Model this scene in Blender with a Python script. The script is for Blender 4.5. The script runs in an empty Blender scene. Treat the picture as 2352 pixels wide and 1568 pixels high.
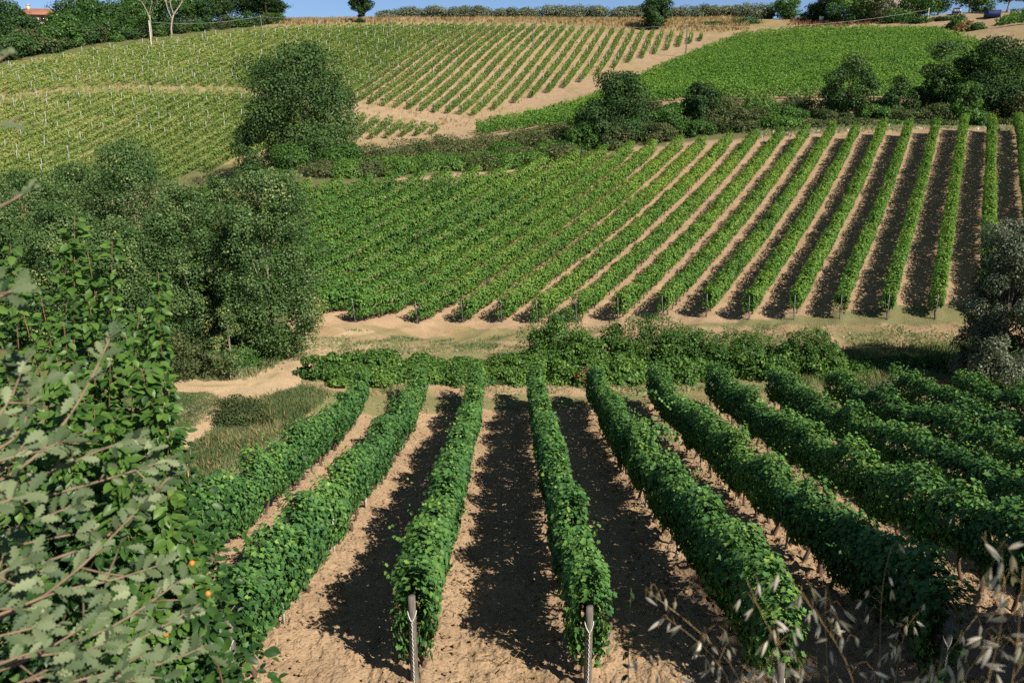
import bpy, math, random
import numpy as np
from mathutils import Vector

# ------------------------------------------------------------------ camera, sky, sun, exposure
scene = bpy.context.scene
PITCH = math.radians(15.6)
cam_data = bpy.data.cameras.new("camera")
cam = bpy.data.objects.new("camera", cam_data)
scene.collection.objects.link(cam)
cam.location = (0, 0, 0)
cam.rotation_euler = (math.radians(90) - PITCH, 0, 0)
cam_data.sensor_width = 22.2
cam_data.lens = 18.0
cam_data.clip_start = 0.05
cam_data.clip_end = 6000
cam_data.dof.use_dof = True
cam_data.dof.focus_distance = 24.0
cam_data.dof.aperture_fstop = 3.6
scene.camera = cam

SUN_EL = math.radians(40.0)
SUN_AZ = math.radians(138.0)          # clockwise from +Y
world = bpy.data.worlds.new("World")
scene.world = world
world.use_nodes = True
wn = world.node_tree
sky = wn.nodes.new("ShaderNodeTexSky")
sky.sky_type = 'NISHITA'
sky.sun_disc = False
sky.sun_elevation = SUN_EL
sky.sun_rotation = SUN_AZ
sky.air_density = 1.0
sky.dust_density = 0.0
sky.ozone_density = 3.0
wtc = wn.nodes.new("ShaderNodeTexCoord")
wsep = wn.nodes.new("ShaderNodeSeparateXYZ")
wramp = wn.nodes.new("ShaderNodeValToRGB")
wramp.color_ramp.elements[0].position = 0.0
wramp.color_ramp.elements[0].color = (.80, 1.0, 1.45, 1)
wramp.color_ramp.elements[1].position = 0.45
wramp.color_ramp.elements[1].color = (1.12, 1.0, .86, 1)
wmul = wn.nodes.new("ShaderNodeMix")
wmul.data_type = 'RGBA'
wmul.blend_type = 'MULTIPLY'
wmul.inputs[0].default_value = 1.0
wn.links.new(wtc.outputs["Generated"], wsep.inputs[0])
wn.links.new(wsep.outputs["Z"], wramp.inputs[0])
wn.links.new(sky.outputs[0], wmul.inputs[6])
wn.links.new(wramp.outputs[0], wmul.inputs[7])
wn.links.new(wmul.outputs[2], wn.nodes["Background"].inputs[0])
wn.nodes["Background"].inputs[1].default_value = 0.058

sun_data = bpy.data.lights.new("sun", 'SUN')
sun_data.energy = 5.0
sun_data.angle = math.radians(0.5)
sun_data.color = (1.0, 0.905, 0.78)
sun = bpy.data.objects.new("sun", sun_data)
scene.collection.objects.link(sun)
SUN_DIR = Vector((math.sin(SUN_AZ) * math.cos(SUN_EL), math.cos(SUN_AZ) * math.cos(SUN_EL), math.sin(SUN_EL)))
sun.rotation_euler = SUN_DIR.to_track_quat('Z', 'Y').to_euler()
sun.location = SUN_DIR * 60

scene.view_settings.view_transform = 'Standard'
scene.view_settings.look = 'None'
scene.view_settings.exposure = 0.4
scene.view_settings.gamma = 1
scene.view_settings.use_curve_mapping = False
cy = scene.cycles
cy.max_bounces = 6
cy.diffuse_bounces = 3
cy.glossy_bounces = 2
cy.transmission_bounces = 3
cy.transparent_max_bounces = 4
cy.sample_clamp_indirect = 4
cy.use_denoising = False

COL = scene.collection
RNG = np.random.default_rng(7)
random.seed(7)

# ------------------------------------------------------------------ measuring the place (photo measured in 2352 x 1568 units)
FPX, CU, CV = 1907.0, 1176.0, 784.0
cP, sP = math.cos(PITCH), math.sin(PITCH)


def ray(u, v):
    xc = (np.asarray(u, float) - CU) / FPX
    yc = (CV - np.asarray(v, float)) / FPX
    Y = cP + yc * sP
    return xc / Y, (-sP + yc * cP) / Y


def proj(x, y, z):
    zc = np.maximum(y * cP - z * sP, 1e-3)
    return CU + FPX * x / zc, CV - FPX * (y * sP + z * cP) / zc


FRONT_C = [-4.72117463e+00, -1.01410217e-03, -9.84288967e-02, -1.52086385e-03, 1.21842641e-03, -7.56936420e-03, 1.46720448e-04]
MID_C = [-1.30615772e+01, 7.52581095e-02, -4.40686314e-02, 7.92657537e-04, 7.45888824e-05, 1.41116466e-03]
FRONT_A, FRONT_N0, FRONT_S = math.radians(-0.2727), -6.6224, 2.6
MID_A, MID_N0, MID_S = math.radians(27.861), 4.8256, 2.5
FAR_A, FAR_N0, FAR_S = math.radians(13.898), -7.4067, 2.6


def front_g(x, y):
    a = FRONT_C
    return a[0] + a[1] * x + a[2] * y + a[3] * x * x + a[4] * x * y + a[5] * y * y + a[6] * y ** 3 - 1.9


def mid_g(x, y):
    a = MID_C
    return a[0] + a[1] * x + a[2] * y + a[3] * x * x + a[4] * x * y + a[5] * y * y - 1.8


def far_g(x, y):
    return -48.4 - 0.0227 * x + 0.29 * y


CP = []
for x in (-7, -4, -1, 3, 7, 11, 15):
    for y in (10.5, 14, 18, 22, 26, 30, 34):
        CP.append((x, y, float(front_g(x, y))))
for y in (22, 26, 30, 34):
    CP.append((19, y, float(front_g(19, y))))
for x in (-14, -9, -4, 2, 8, 14, 20, 26, 33):
    CP.append((x, 38.2, -12.85 + max(0, (x - 12)) * 0.02))
    CP.append((x, 44.5, -12.95 + max(0, (x - 10)) * 0.03))
for d in (50, 60, 70, 80, 90):
    for k in range(-2, 34, 5):
        n = MID_N0 - k * MID_S
        # point on row k at row-direction distance so that y = d
        y = d + (6 if k > 20 else 0)
        x = (n + y * math.sin(MID_A)) / math.cos(MID_A)
        if -34 < x < 52:
            CP.append((x, y, float(mid_g(x, y))))


def cpx(u, v, Y):
    rx, rz = ray(u, v)
    CP.append((float(rx * Y), Y, float(rz * Y)))


# far hillside
for (x, y) in ((48, 226), (30, 200), (12, 180), (1, 165), (50, 237), (20, 236), (-20, 236), (-10, 200), (-30, 165), (-50, 200),
               (-60, 160), (-60, 130), (-90, 200), (-115, 200), (-80, 140), (-60, 225), (-25, 145), (0, 210), (-140, 190), (-30, 190)):
    CP.append((x, y, float(far_g(x, y))))
# crest of the hill and beyond
for u, v, Y in ((900, 46, 272), (1200, 46, 275), (1500, 46, 275), (1700, 44, 275), (650, 48, 270), (400, 50, 275), (150, 70, 260),
                (1850, 45, 262), (2050, 50, 245), (2200, 32, 226), (2290, 62, 200), (2352, 105, 170), (2250, 72, 205), (2352, 50, 195)):
    cpx(u, v, Y)
# upper right vineyard and the scrub bank below it
for u, v, Y in ((1480, 240, 122), (1700, 232, 120), (1900, 228, 119), (2150, 228, 119), (2352, 225, 120), (1310, 272, 135),
                (1600, 150, 185), (1900, 130, 170), (2150, 110, 175), (1800, 85, 215), (2100, 75, 210), (1450, 210, 160), (2300, 120, 165),
                (1500, 330, 99), (1700, 305, 99), (1900, 297, 98), (2150, 293, 98), (2352, 292, 98), (1300, 355, 100), (1100, 392, 100),
                (900, 405, 98), (1100, 330, 128), (900, 350, 125), (700, 400, 106), (1250, 310, 125)):
    cpx(u, v, Y)
# left valley floor, track and the weedy bank
for u, v, Y in ((700, 770, 47.5), (600, 872, 38.8), (540, 905, 36.6), (400, 1020, 30.3), (400, 940, 34.2), (500, 860, 40), (300, 880, 38.5),
                (200, 820, 42), (50, 800, 44), (450, 790, 45), (0, 900, 37)):
    cpx(u, v, Y)
for x, y, z in ((-11, 30, -12.6), (-10.5, 25, -12.2), (-10.5, 20, -11.3), (-11, 15, -10.3), (-16, 22, -12.8), (-18, 14, -12.0), (-30, 30, -13), (-32, 60, -13.2), (-30, 80, -12.6),
                (-42, 100, -12.2), (-60, 80, -13), (-25, 110, -10.5), (-20, 62, -13), (-16, 52, -13.0)):
    CP.append((x, y, z))
# the bank the camera stands on
for x in (-12, -6, -2, 2, 6, 12):
    for y, z in ((-6, -1.5), (-2, -1.6), (0.0, -1.8), (2, -3.1), (4, -4.7), (6, -6.35), (8, -7.9), (9.3, -8.55)):
        CP.append((x, y, z))
for x, y, z in ((24, 18, -9.5), (30, 26, -11.5), (20, 10, -8.6), (45, 38, -12.4), (60, 55, -10), (75, 85, -3), (-25, 5, -7), (30, 0, -4),
                (300, 300, 24), (-300, 300, 20), (0, 420, 18), (0, 330, 24), (150, 300, 24), (-150, 300, 24), (600, 0, -10), (-600, 0, -10), (0, -300, -2),
                (0, 900, 0), (800, 800, 0), (-800, 800, 0), (150, 150, 10), (-200, 120, -10), (130, 80, 0)):
    CP.append((x, y, z))
CP = np.array(CP, float)


def _phi(r2):
    return np.where(r2 > 1e-12, 0.5 * r2 * np.log(np.maximum(r2, 1e-12)), 0.0)


_SC = 50.0
_cx = CP[:, :2] / _SC
_n = len(CP)
_K = _phi(((_cx[:, None, :] - _cx[None, :, :]) ** 2).sum(-1)) + np.eye(_n) * 2e-4
_Pm = np.hstack([np.ones((_n, 1)), _cx])
_M = np.zeros((_n + 3, _n + 3))
_M[:_n, :_n] = _K
_M[:_n, _n:] = _Pm
_M[_n:, :_n] = _Pm.T
_sol = np.linalg.solve(_M, np.concatenate([CP[:, 2], np.zeros(3)]))


def h(x, y):
    x = np.asarray(x, float)
    y = np.asarray(y, float)
    shp = np.broadcast(x, y).shape
    p = np.stack([np.broadcast_to(x, shp).ravel(), np.broadcast_to(y, shp).ravel()], 1) / _SC
    out = np.empty(len(p))
    for i in range(0, len(p), 20000):
        q = p[i:i + 20000]
        r2 = ((q[:, None, 0] - _cx[None, :, 0]) ** 2 + (q[:, None, 1] - _cx[None, :, 1]) ** 2)
        out[i:i + 20000] = _phi(r2) @ _sol[:_n] + _sol[_n] + q @ _sol[_n + 1:]
    return out.reshape(shp)


def hs(x, y):
    return float(h(np.array([x]), np.array([y]))[0])


_YS = np.concatenate([np.linspace(8, 60, 260), np.linspace(60.5, 320, 520)])


def ground_hit(u, v):
    rx, rz = ray(u, v)
    d = rz * _YS - h(rx * _YS, _YS)
    i = int(np.argmax(d < 0))
    if d[i] >= 0:
        i = len(_YS) - 1
    if i > 0:
        t = d[i - 1] / (d[i - 1] - d[i] + 1e-9)
        Y = _YS[i - 1] + t * (_YS[i] - _YS[i - 1])
    else:
        Y = _YS[0]
    x = float(rx * Y)
    return x, float(Y), hs(x, Y)


# ------------------------------------------------------------------ noise
def vnoise(x, y, seed=0):
    xi = np.floor(x).astype(np.int64)
    yi = np.floor(y).astype(np.int64)
    xf, yf = x - xi, y - yi
    xf = xf * xf * (3 - 2 * xf)
    yf = yf * yf * (3 - 2 * yf)

    def hh(a, b):
        n = (a * 374761393 + b * 668265263 + seed * 974634777) & 0x7fffffff
        n = ((n ^ (n >> 13)) * 1274126177) & 0x7fffffff
        n = (n ^ (n >> 16)) & 0xffff
        return n / 65535.0
    return (hh(xi, yi) * (1 - xf) + hh(xi + 1, yi) * xf) * (1 - yf) + (hh(xi, yi + 1) * (1 - xf) + hh(xi + 1, yi + 1) * xf) * yf


def fbm(x, y, seed=0, o=3):
    s, a, t = 0, 1.0, 0
    for i in range(o):
        s = s + a * vnoise(x * 2 ** i, y * 2 ** i, seed + i * 17)
        t += a
        a *= 0.5
    return s / t


def noise1(t, period, seed):
    return vnoise(np.asarray(t, float) / period, np.zeros_like(np.asarray(t, float)) + 0.37, seed)


def inpoly(u, v, poly):
    c = np.zeros(u.shape, bool)
    n = len(poly)
    for i in range(n):
        x1, y1 = poly[i]
        x2, y2 = poly[(i + 1) % n]
        if y1 == y2:
            continue
        k = ((y1 > v) != (y2 > v)) & (u < (x2 - x1) * (v - y1) / (y2 - y1) + x1)
        c ^= k
    return c


# ------------------------------------------------------------------ object helpers
def nth(n):
    ones = "zeroth first second third fourth fifth sixth seventh eighth ninth tenth eleventh twelfth thirteenth fourteenth fifteenth sixteenth seventeenth eighteenth nineteenth".split()
    tens = {2: "twent", 3: "thirt", 4: "fort", 5: "fift", 6: "sixt", 7: "sevent", 8: "eight", 9: "ninet"}
    if n < 20:
        return ones[n]
    if n % 10 == 0:
        return tens[n // 10] + "ieth"
    return tens[n // 10] + "y-" + ones[n % 10]


def tag(o, label=None, cat=None, group=None, kind=None):
    if label:
        o["label"] = label
    if cat:
        o["category"] = cat
    if group:
        o["group"] = group
    if kind:
        o["kind"] = kind
    return o


def empty(name, loc, label, cat, group=None):
    o = bpy.data.objects.new(name, None)
    COL.objects.link(o)
    o.location = loc
    o.empty_display_size = 0.3
    return tag(o, label, cat, group)


def mesh_np(name, V, faces_flat, nper, mat, parent=None, attrs=None, smooth=False, matidx=None):
    """V (n,3), faces_flat (m*nper) indices; world coordinates, made local to the parent."""
    me = bpy.data.meshes.new(name)
    V = np.asarray(V, np.float32)
    if parent is not None:
        V = V - np.array(parent.location, np.float32)
    faces_flat = np.asarray(faces_flat, np.int32).ravel()
    m = len(faces_flat) // nper
    me.vertices.add(len(V))
    me.vertices.foreach_set("co", V.ravel())
    me.loops.add(len(faces_flat))
    me.loops.foreach_set("vertex_index", faces_flat)
    me.polygons.add(m)
    me.polygons.foreach_set("loop_start", np.arange(0, m * nper, nper, dtype=np.int32))
    me.polygons.foreach_set("loop_total", np.full(m, nper, np.int32))
    if smooth:
        me.polygons.foreach_set("use_smooth", np.ones(m, bool))
    for k, a in (attrs or {}).items():
        a = np.asarray(a, np.float32)
        if a.ndim == 1:
            me.attributes.new(k, 'FLOAT', 'POINT').data.foreach_set("value", a)
        else:
            me.attributes.new(k, 'FLOAT_COLOR', 'POINT').data.foreach_set("color", np.hstack([a, np.ones((len(a), 1), np.float32)]).ravel())
    me.update(calc_edges=True)
    for mm in (mat if isinstance(mat, (list, tuple)) else [mat]):
        me.materials.append(mm)
    if matidx is not None:
        me.polygons.foreach_set("material_index", np.asarray(matidx, np.int32))
    o = bpy.data.objects.new(name, me)
    COL.objects.link(o)
    if parent is not None:
        o.parent = parent
    return o


def dup(o, parent=None, loc=None, rotz=None, scale=None, name=None):
    c = o.copy()
    COL.objects.link(c)
    c.parent = parent
    if loc is not None:
        c.location = loc
    if rotz is not None:
        c.rotation_euler = (c.rotation_euler[0], c.rotation_euler[1], rotz)
    if scale is not None:
        c.scale = scale
    return c


def dup_tree(root, loc, rotz=0, scale=1.0, label=None):
    r = dup(root, None, loc, rotz, (scale, scale, scale))
    if label:
        r["label"] = label
    for ch in list(root.children):
        c = dup(ch, r)
        for g in list(ch.children):
            dup(g, c)
    return r


class MB:
    """collects quads/tris as quads for one mesh"""

    def __init__(self):
        self.v, self.f = [], []
        self.n = 0

    def add(self, V, F):
        self.v.append(np.asarray(V, float))
        self.f.append(np.asarray(F, int) + self.n)
        self.n += len(V)

    def box(self, c, s, rz=0.0, taper=1.0, tilt=None):
        x, y, z = s[0] / 2, s[1] / 2, s[2]
        V = np.array([(-x, -y, 0), (x, -y, 0), (x, y, 0), (-x, y, 0), (-x * taper, -y * taper, z), (x * taper, -y * taper, z), (x * taper, y * taper, z), (-x * taper, y * taper, z)], float)
        ca, sa = math.cos(rz), math.sin(rz)
        V[:, :2] = V[:, :2] @ np.array([[ca, sa], [-sa, ca]])
        self.add(V + np.array(c, float), [(0, 3, 2, 1), (4, 5, 6, 7), (0, 1, 5, 4), (1, 2, 6, 5), (2, 3, 7, 6), (3, 0, 4, 7)])

    def tube(self, pts, rad, n=6, cap=True):
        pts = np.asarray(pts, float)
        rad = np.broadcast_to(np.asarray(rad, float), (len(pts),))
        d = np.gradient(pts, axis=0)
        d /= np.linalg.norm(d, axis=1)[:, None] + 1e-9
        ref = np.array([0.31, 0.2, 0.93]) if abs(d[0, 2]) < 0.8 else np.array([1.0, 0.1, 0.05])
        a = np.cross(d, ref)
        a /= np.linalg.norm(a, axis=1)[:, None] + 1e-9
        b = np.cross(d, a)
        th = np.arange(n) * 2 * math.pi / n
        V = pts[:, None, :] + rad[:, None, None] * (np.cos(th)[None, :, None] * a[:, None, :] + np.sin(th)[None, :, None] * b[:, None, :])
        F = []
        for i in range(len(pts) - 1):
            for j in range(n):
                k = (j + 1) % n
                F.append((i * n + j, i * n + k, (i + 1) * n + k, (i + 1) * n + j))
        V = V.reshape(-1, 3)
        if cap:
            V = np.vstack([V, pts[0], pts[-1]])
            m = len(pts) * n
            for j in range(0, n, 2):
                F.append((m, (j + 2) % n, (j + 1) % n, j))
                L = (len(pts) - 1) * n
                F.append((m + 1, L + j, L + (j + 1) % n, L + (j + 2) % n))
        self.add(V, F)

    def build(self, name, mat, parent=None, smooth=False):
        V = np.vstack(self.v)
        F = np.vstack(self.f)
        return mesh_np(name, V, F, 4, mat, parent, smooth=smooth)


def rnd_dirs(n, rng):
    d = rng.normal(size=(n, 3))
    return d / np.linalg.norm(d, axis=1)[:, None]


# leaf outlines: x across, y towards the tip, z lift
T_QUAD = (np.array([(0, 0, 0), (0.42, 0.42, .1), (0, 1, -.05), (-.42, 0.42, .1)]), [(0, 1, 2, 3)], 4)
T_WIDE = (np.array([(0, 0, 0), (0.5, 0.2, .12), (.36, .74, .08), (0, 1, -.1), (-.36, .74, .08), (-.5, .2, .12)]), [(0, 1, 2, 3), (0, 3, 4, 5)], 4)
_gl = [(0, 0.08), (.22, -.12), (.5, 0.08), (.40, .30), (.62, .55), (.30, .60), (.0, 1.0), (-.30, .60), (-.62, .55), (-.40, .30), (-.5, .08), (-.22, -.12)]
T_GRAPE = (np.array([(0, .34, -.05)] + [(x, y, 0.22 * abs(x) - .12 * max(0, y - .5)) for x, y in _gl]), [(0, i, i + 1) for i in range(1, 12)] + [(0, 12, 1)], 3)
_ov = [(0, 0, 0), (.2, .12, .06), (.33, .36, .1), (.27, .68, .05), (.0, 1.05, -.14), (-.27, .68, .05), (-.33, .36, .1), (-.2, .12, .06)]
T_OVAL = (np.array(_ov + [(0, .36, 0), (0, .68, -.04)]), [(0, 1, 2, 8), (8, 2, 3, 9), (9, 3, 4, 4), (0, 8, 6, 7), (8, 9, 5, 6), (9, 4, 4, 5)], 4)
T_OVAL = (T_OVAL[0], [(0, 1, 2), (0, 2, 8), (8, 2, 3), (8, 3, 9), (9, 3, 4), (0, 8, 6), (0, 6, 7), (8, 9, 5), (8, 5, 6), (9, 4, 5)], 3)
_ok = [(.03, 0), (.05, .1), (.14, .16), (.10, .24), (.22, .34), (.13, .42), (.29, .55), (.16, .62), (.27, .75), (.13, .82), (.15, .93), (0, 1.0)]
_okv = [(x, y, .18 * x - .1 * y * y) for x, y in _ok] + [(-x, y, .18 * x - .1 * y * y) for x, y in _ok[:-1]]
_mid = [(0, y, -.1 * y * y) for y in (0, .2, .42, .62, .82)]
_nk = len(_ok)


def _oakf():
    V = np.array(_okv + _mid)
    F = []
    R = list(range(_nk))
    L = list(range(_nk, 2 * _nk - 1)) + [_nk - 1]
    M = [2 * _nk - 1 + i for i in range(5)]
    seg = [(0, 3, 0, 1), (3, 5, 1, 2), (5, 7, 2, 3), (7, 9, 3, 4)]
    for S, flip in ((R, False), (L, True)):
        tri = []
        for a, b, m0, m1 in seg:
            for i in range(a, b):
                tri.append((M[m0], S[i], S[i + 1]))
            tri.append((M[m0], S[b], M[m1]))
        for i in range(9, _nk - 1):
            tri.append((M[4], S[i], S[i + 1]))
        F += [t[::-1] for t in tri] if flip else tri
    return V, F, 3


T_OAK = _oakf()


class Leaves:
    def __init__(self):
        self.P, self.N, self.T, self.S, self.C = [], [], [], [], []

    def add(self, P, N, T, S, C):
        n = len(P)
        self.P.append(P)
        self.N.append(N)
        self.T.append(T)
        self.S.append(np.broadcast_to(S, (n,)))
        self.C.append(np.broadcast_to(C, (n,)))

    def count(self):
        return sum(len(p) for p in self.P)

    def build(self, name, mat, parent, tmpl, wr=1.0):
        P, N, T = np.vstack(self.P), np.vstack(self.N), np.vstack(self.T)
        S, C = np.concatenate(self.S), np.concatenate(self.C)
        N = N / (np.linalg.norm(N, axis=1)[:, None] + 1e-9)
        T = T - N * (T * N).sum(1)[:, None]
        T = T / (np.linalg.norm(T, axis=1)[:, None] + 1e-9)
        B = np.cross(T, N)
        tv, tf, nper = tmpl
        k = len(tv)
        V = P[:, None, :] + S[:, None, None] * (tv[None, :, 0:1] * wr * B[:, None, :] + tv[None, :, 1:2] * T[:, None, :] + tv[None, :, 2:3] * N[:, None, :])
        F = (np.array(tf)[None] + (np.arange(len(P)) * k)[:, None, None]).ravel()
        return mesh_np(name, V.reshape(-1, 3), F, nper, mat, parent, {"tint": np.repeat(C, k)})


# ------------------------------------------------------------------ materials
def new_mat(name):
    m = bpy.data.materials.new(name)
    m.use_nodes = True
    nt = m.node_tree
    nt.nodes.clear()
    out = nt.nodes.new("ShaderNodeOutputMaterial")
    return m, nt, out


def leaf_mat(name, stops, trans=0.28, gloss=0.05, rough=0.4):
    m, nt, out = new_mat(name)
    at = nt.nodes.new("ShaderNodeAttribute")
    at.attribute_name = "tint"
    cr = nt.nodes.new("ShaderNodeValToRGB")
    e = cr.color_ramp.elements
    while len(e) < len(stops):
        e.new(0.5)
    for i, (p, c) in enumerate(stops):
        e[i].position = p
        e[i].color = (*c, 1)
    nt.links.new(at.outputs["Fac"], cr.inputs[0])
    df = nt.nodes.new("ShaderNodeBsdfDiffuse")
    tr = nt.nodes.new("ShaderNodeBsdfTranslucent")
    gl = nt.nodes.new("ShaderNodeBsdfGlossy")
    gl.inputs["Roughness"].default_value = rough
    gl.inputs["Color"].default_value = (.9, .95, .9, 1)
    hue = nt.nodes.new("ShaderNodeMix")
    hue.data_type = 'RGBA'
    hue.blend_type = 'MULTIPLY'
    hue.inputs[0].default_value = 1
    hue.inputs[7].default_value = (1.15, 1.15, .5, 1)
    nt.links.new(cr.outputs[0], hue.inputs[6])
    nt.links.new(cr.outputs[0], df.inputs[0])
    nt.links.new(hue.outputs[2], tr.inputs[0])
    m1 = nt.nodes.new("ShaderNodeMixShader")
    m1.inputs[0].default_value = trans
    nt.links.new(df.outputs[0], m1.inputs[1])
    nt.links.new(tr.outputs[0], m1.inputs[2])
    m2 = nt.nodes.new("ShaderNodeMixShader")
    m2.inputs[0].default_value = gloss
    nt.links.new(m1.outputs[0], m2.inputs[1])
    nt.links.new(gl.outputs[0], m2.inputs[2])
    nt.links.new(m2.outputs[0], out.inputs[0])
    return m


def plain_mat(name, c, rough=0.8, noise=0.25, scale=8.0, metallic=0.0, stretch=(1, 1, 1), bump=0.0):
    m, nt, out = new_mat(name)
    p = nt.nodes.new("ShaderNodeBsdfPrincipled")
    tc = nt.nodes.new("ShaderNodeTexCoord")
    mp = nt.nodes.new("ShaderNodeMapping")
    mp.inputs["Scale"].default_value = stretch
    nz = nt.nodes.new("ShaderNodeTexNoise")
    nz.inputs["Scale"].default_value = scale
    nz.inputs["Detail"].default_value = 4
    cr = nt.nodes.new("ShaderNodeValToRGB")
    cr.color_ramp.elements[0].position = .3
    cr.color_ramp.elements[1].position = .7
    cr.color_ramp.elements[0].color = (*[x * (1 - noise) for x in c], 1)
    cr.color_ramp.elements[1].color = (*[min(1, x * (1 + noise)) for x in c], 1)
    nt.links.new(tc.outputs["Object"], mp.inputs[0])
    nt.links.new(mp.outputs[0], nz.inputs["Vector"])
    nt.links.new(nz.outputs["Fac"], cr.inputs[0])
    nt.links.new(cr.outputs[0], p.inputs["Base Color"])
    p.inputs["Roughness"].default_value = rough
    p.inputs["Metallic"].default_value = metallic
    if bump:
        b = nt.nodes.new("ShaderNodeBump")
        b.inputs["Strength"].default_value = bump
        nt.links.new(nz.outputs["Fac"], b.inputs["Height"])
        nt.links.new(b.outputs[0], p.inputs["Normal"])
    nt.links.new(p.outputs[0], out.inputs[0])
    return m


def ground_mat(name):
    m, nt, out = new_mat(name)
    at = nt.nodes.new("ShaderNodeAttribute")
    at.attribute_name = "col"
    geo = nt.nodes.new("ShaderNodeNewGeometry")
    n1 = nt.nodes.new("ShaderNodeTexNoise")
    n1.inputs["Scale"].default_value = 9
    n1.inputs["Detail"].default_value = 6
    n1.inputs["Roughness"].default_value = .7
    n2 = nt.nodes.new("ShaderNodeTexNoise")
    n2.inputs["Scale"].default_value = .8
    n2.inputs["Detail"].default_value = 4
    nt.links.new(geo.outputs["Position"], n1.inputs["Vector"])
    nt.links.new(geo.outputs["Position"], n2.inputs["Vector"])
    r1 = nt.nodes.new("ShaderNodeMapRange")
    r1.inputs[1].default_value, r1.inputs[2].default_value, r1.inputs[3].default_value, r1.inputs[4].default_value = .25, .75, .78, 1.18
    r2 = nt.nodes.new("ShaderNodeMapRange")
    r2.inputs[1].default_value, r2.inputs[2].default_value, r2.inputs[3].default_value, r2.inputs[4].default_value = .3, .7, .88, 1.1
    nt.links.new(n1.outputs["Fac"], r1.inputs[0])
    nt.links.new(n2.outputs["Fac"], r2.inputs[0])
    mu = nt.nodes.new("ShaderNodeMath")
    mu.operation = 'MULTIPLY'
    nt.links.new(r1.outputs[0], mu.inputs[0])
    nt.links.new(r2.outputs[0], mu.inputs[1])
    vm = nt.nodes.new("ShaderNodeVectorMath")
    vm.operation = 'SCALE'
    nt.links.new(at.outputs["Color"], vm.inputs[0])
    nt.links.new(mu.outputs[0], vm.inputs["Scale"])
    n3 = nt.nodes.new("ShaderNodeTexVoronoi")
    n3.inputs["Scale"].default_value = 16
    nt.links.new(geo.outputs["Position"], n3.inputs["Vector"])
    b3 = nt.nodes.new("ShaderNodeBump")
    b3.inputs["Strength"].default_value = .7
    b3.inputs["Distance"].default_value = .05
    b3.invert = True
    nt.links.new(n3.outputs["Distance"], b3.inputs["Height"])
    bp = nt.nodes.new("ShaderNodeBump")
    nt.links.new(b3.outputs[0], bp.inputs["Normal"])
    bp.inputs["Strength"].default_value = .8
    bp.inputs["Distance"].default_value = .06
    nt.links.new(n1.outputs["Fac"], bp.inputs["Height"])
    df = nt.nodes.new("ShaderNodeBsdfDiffuse")
    df.inputs["Roughness"].default_value = .6
    nt.links.new(vm.outputs[0], df.inputs[0])
    nt.links.new(bp.outputs[0], df.inputs["Normal"])
    nt.links.new(df.outputs[0], out.inputs[0])
    return m


M_GROUND = ground_mat("soil_and_grass")
M_VINE_N = leaf_mat("near_vine_leaf", [(0, (.026, .08, .03)), (.45, (.07, .178, .05)), (.8, (.15, .29, .065)), (1, (.27, .40, .08))], .17, .02, .5)
M_VINE_M = leaf_mat("middle_vine_leaf", [(0, (.048, .13, .035)), (.4, (.105, .235, .05)), (.75, (.2, .34, .06)), (1, (.32, .42, .08))], .25, .012, .5)
M_VINE_F = leaf_mat("far_vine_leaf", [(0, (.075, .15, .038)), (.4, (.16, .265, .065)), (.75, (.28, .37, .1)), (1, (.42, .46, .15))], .3, .01, .6)  # leaf tones lightened to stand in for slight distance haze
M_VINE_U = leaf_mat("upper_vine_leaf", [(0, (.04, .125, .03)), (.4, (.09, .225, .042)), (.75, (.18, .33, .05)), (1, (.27, .39, .07))], .3, .01, .6)
M_POPLAR = leaf_mat("poplar_leaf", [(0, (.038, .085, .026)), (.5, (.09, .168, .05)), (.9, (.17, .255, .09)), (1, (.4, .4, .14))], .2, .018, .45)
M_DARK = leaf_mat("dark_tree_leaf", [(0, (.016, .042, .016)), (.5, (.045, .1, .03)), (1, (.11, .18, .055))], .18, .012, .5)
M_GREEN = leaf_mat("hedge_leaf", [(0, (.035, .085, .02)), (.5, (.078, .175, .034)), (1, (.18, .31, .06))], .25, .02, .45)
M_OLIVE = leaf_mat("olive_leaf", [(0, (.07, .095, .055)), (.5, (.15, .18, .105)), (1, (.27, .29, .19))], .15, .02, .5)
M_SCRUB = leaf_mat("scrub_leaf", [(0, (.04, .062, .024)), (.5, (.08, .12, .042)), (1, (.21, .2, .09))], .2, .01, .6)
M_WILLOW = leaf_mat("willow_leaf", [(0, (.05, .075, .04)), (.5, (.12, .155, .095)), (1, (.25, .28, .2))], .18, .025, .45)
M_PLUM = leaf_mat("plum_leaf", [(0, (.014, .044, .012)), (.5, (.042, .112, .022)), (1, (.14, .26, .045))], .3, .025, .45)
M_OAK = leaf_mat("oak_leaf", [(0, (.05, .09, .042)), (.5, (.13, .18, .088)), (1, (.29, .34, .19))], .2, .012, .5)
M_DRY = leaf_mat("dry_grass", [(0, (.2, .14, .065)), (.5, (.38, .275, .13)), (1, (.56, .45, .25))], .3, .01, .6)
M_RUST = leaf_mat("rust_weed", [(0, (.1, .055, .03)), (.5, (.22, .11, .05)), (1, (.32, .21, .1))], .2, .01, .6)
M_WEED = leaf_mat("green_weed", [(0, (.1, .16, .065)), (.5, (.2, .26, .11)), (.8, (.36, .36, .19)), (.96, (.45, .4, .24)), (1, (.8, .8, .75))], .3, .01, .6)
M_BARK = plain_mat("bark", (.12, .09, .065), .9, .4, 6, bump=.4)
M_PALEBARK = plain_mat("pale_bark", (.36, .31, .24), .85, .3, 5, bump=.3)
M_VTRUNK = plain_mat("vine_bark", (.13, .085, .06), .9, .35, 20, bump=.5)
M_POST = plain_mat("weathered_post", (.15, .137, .116), .9, .5, 7, stretch=(4, 4, .6), bump=.3)
M_STAKE = plain_mat("galvanised_stake", (.4, .41, .42), .6, .15, 10)
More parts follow.
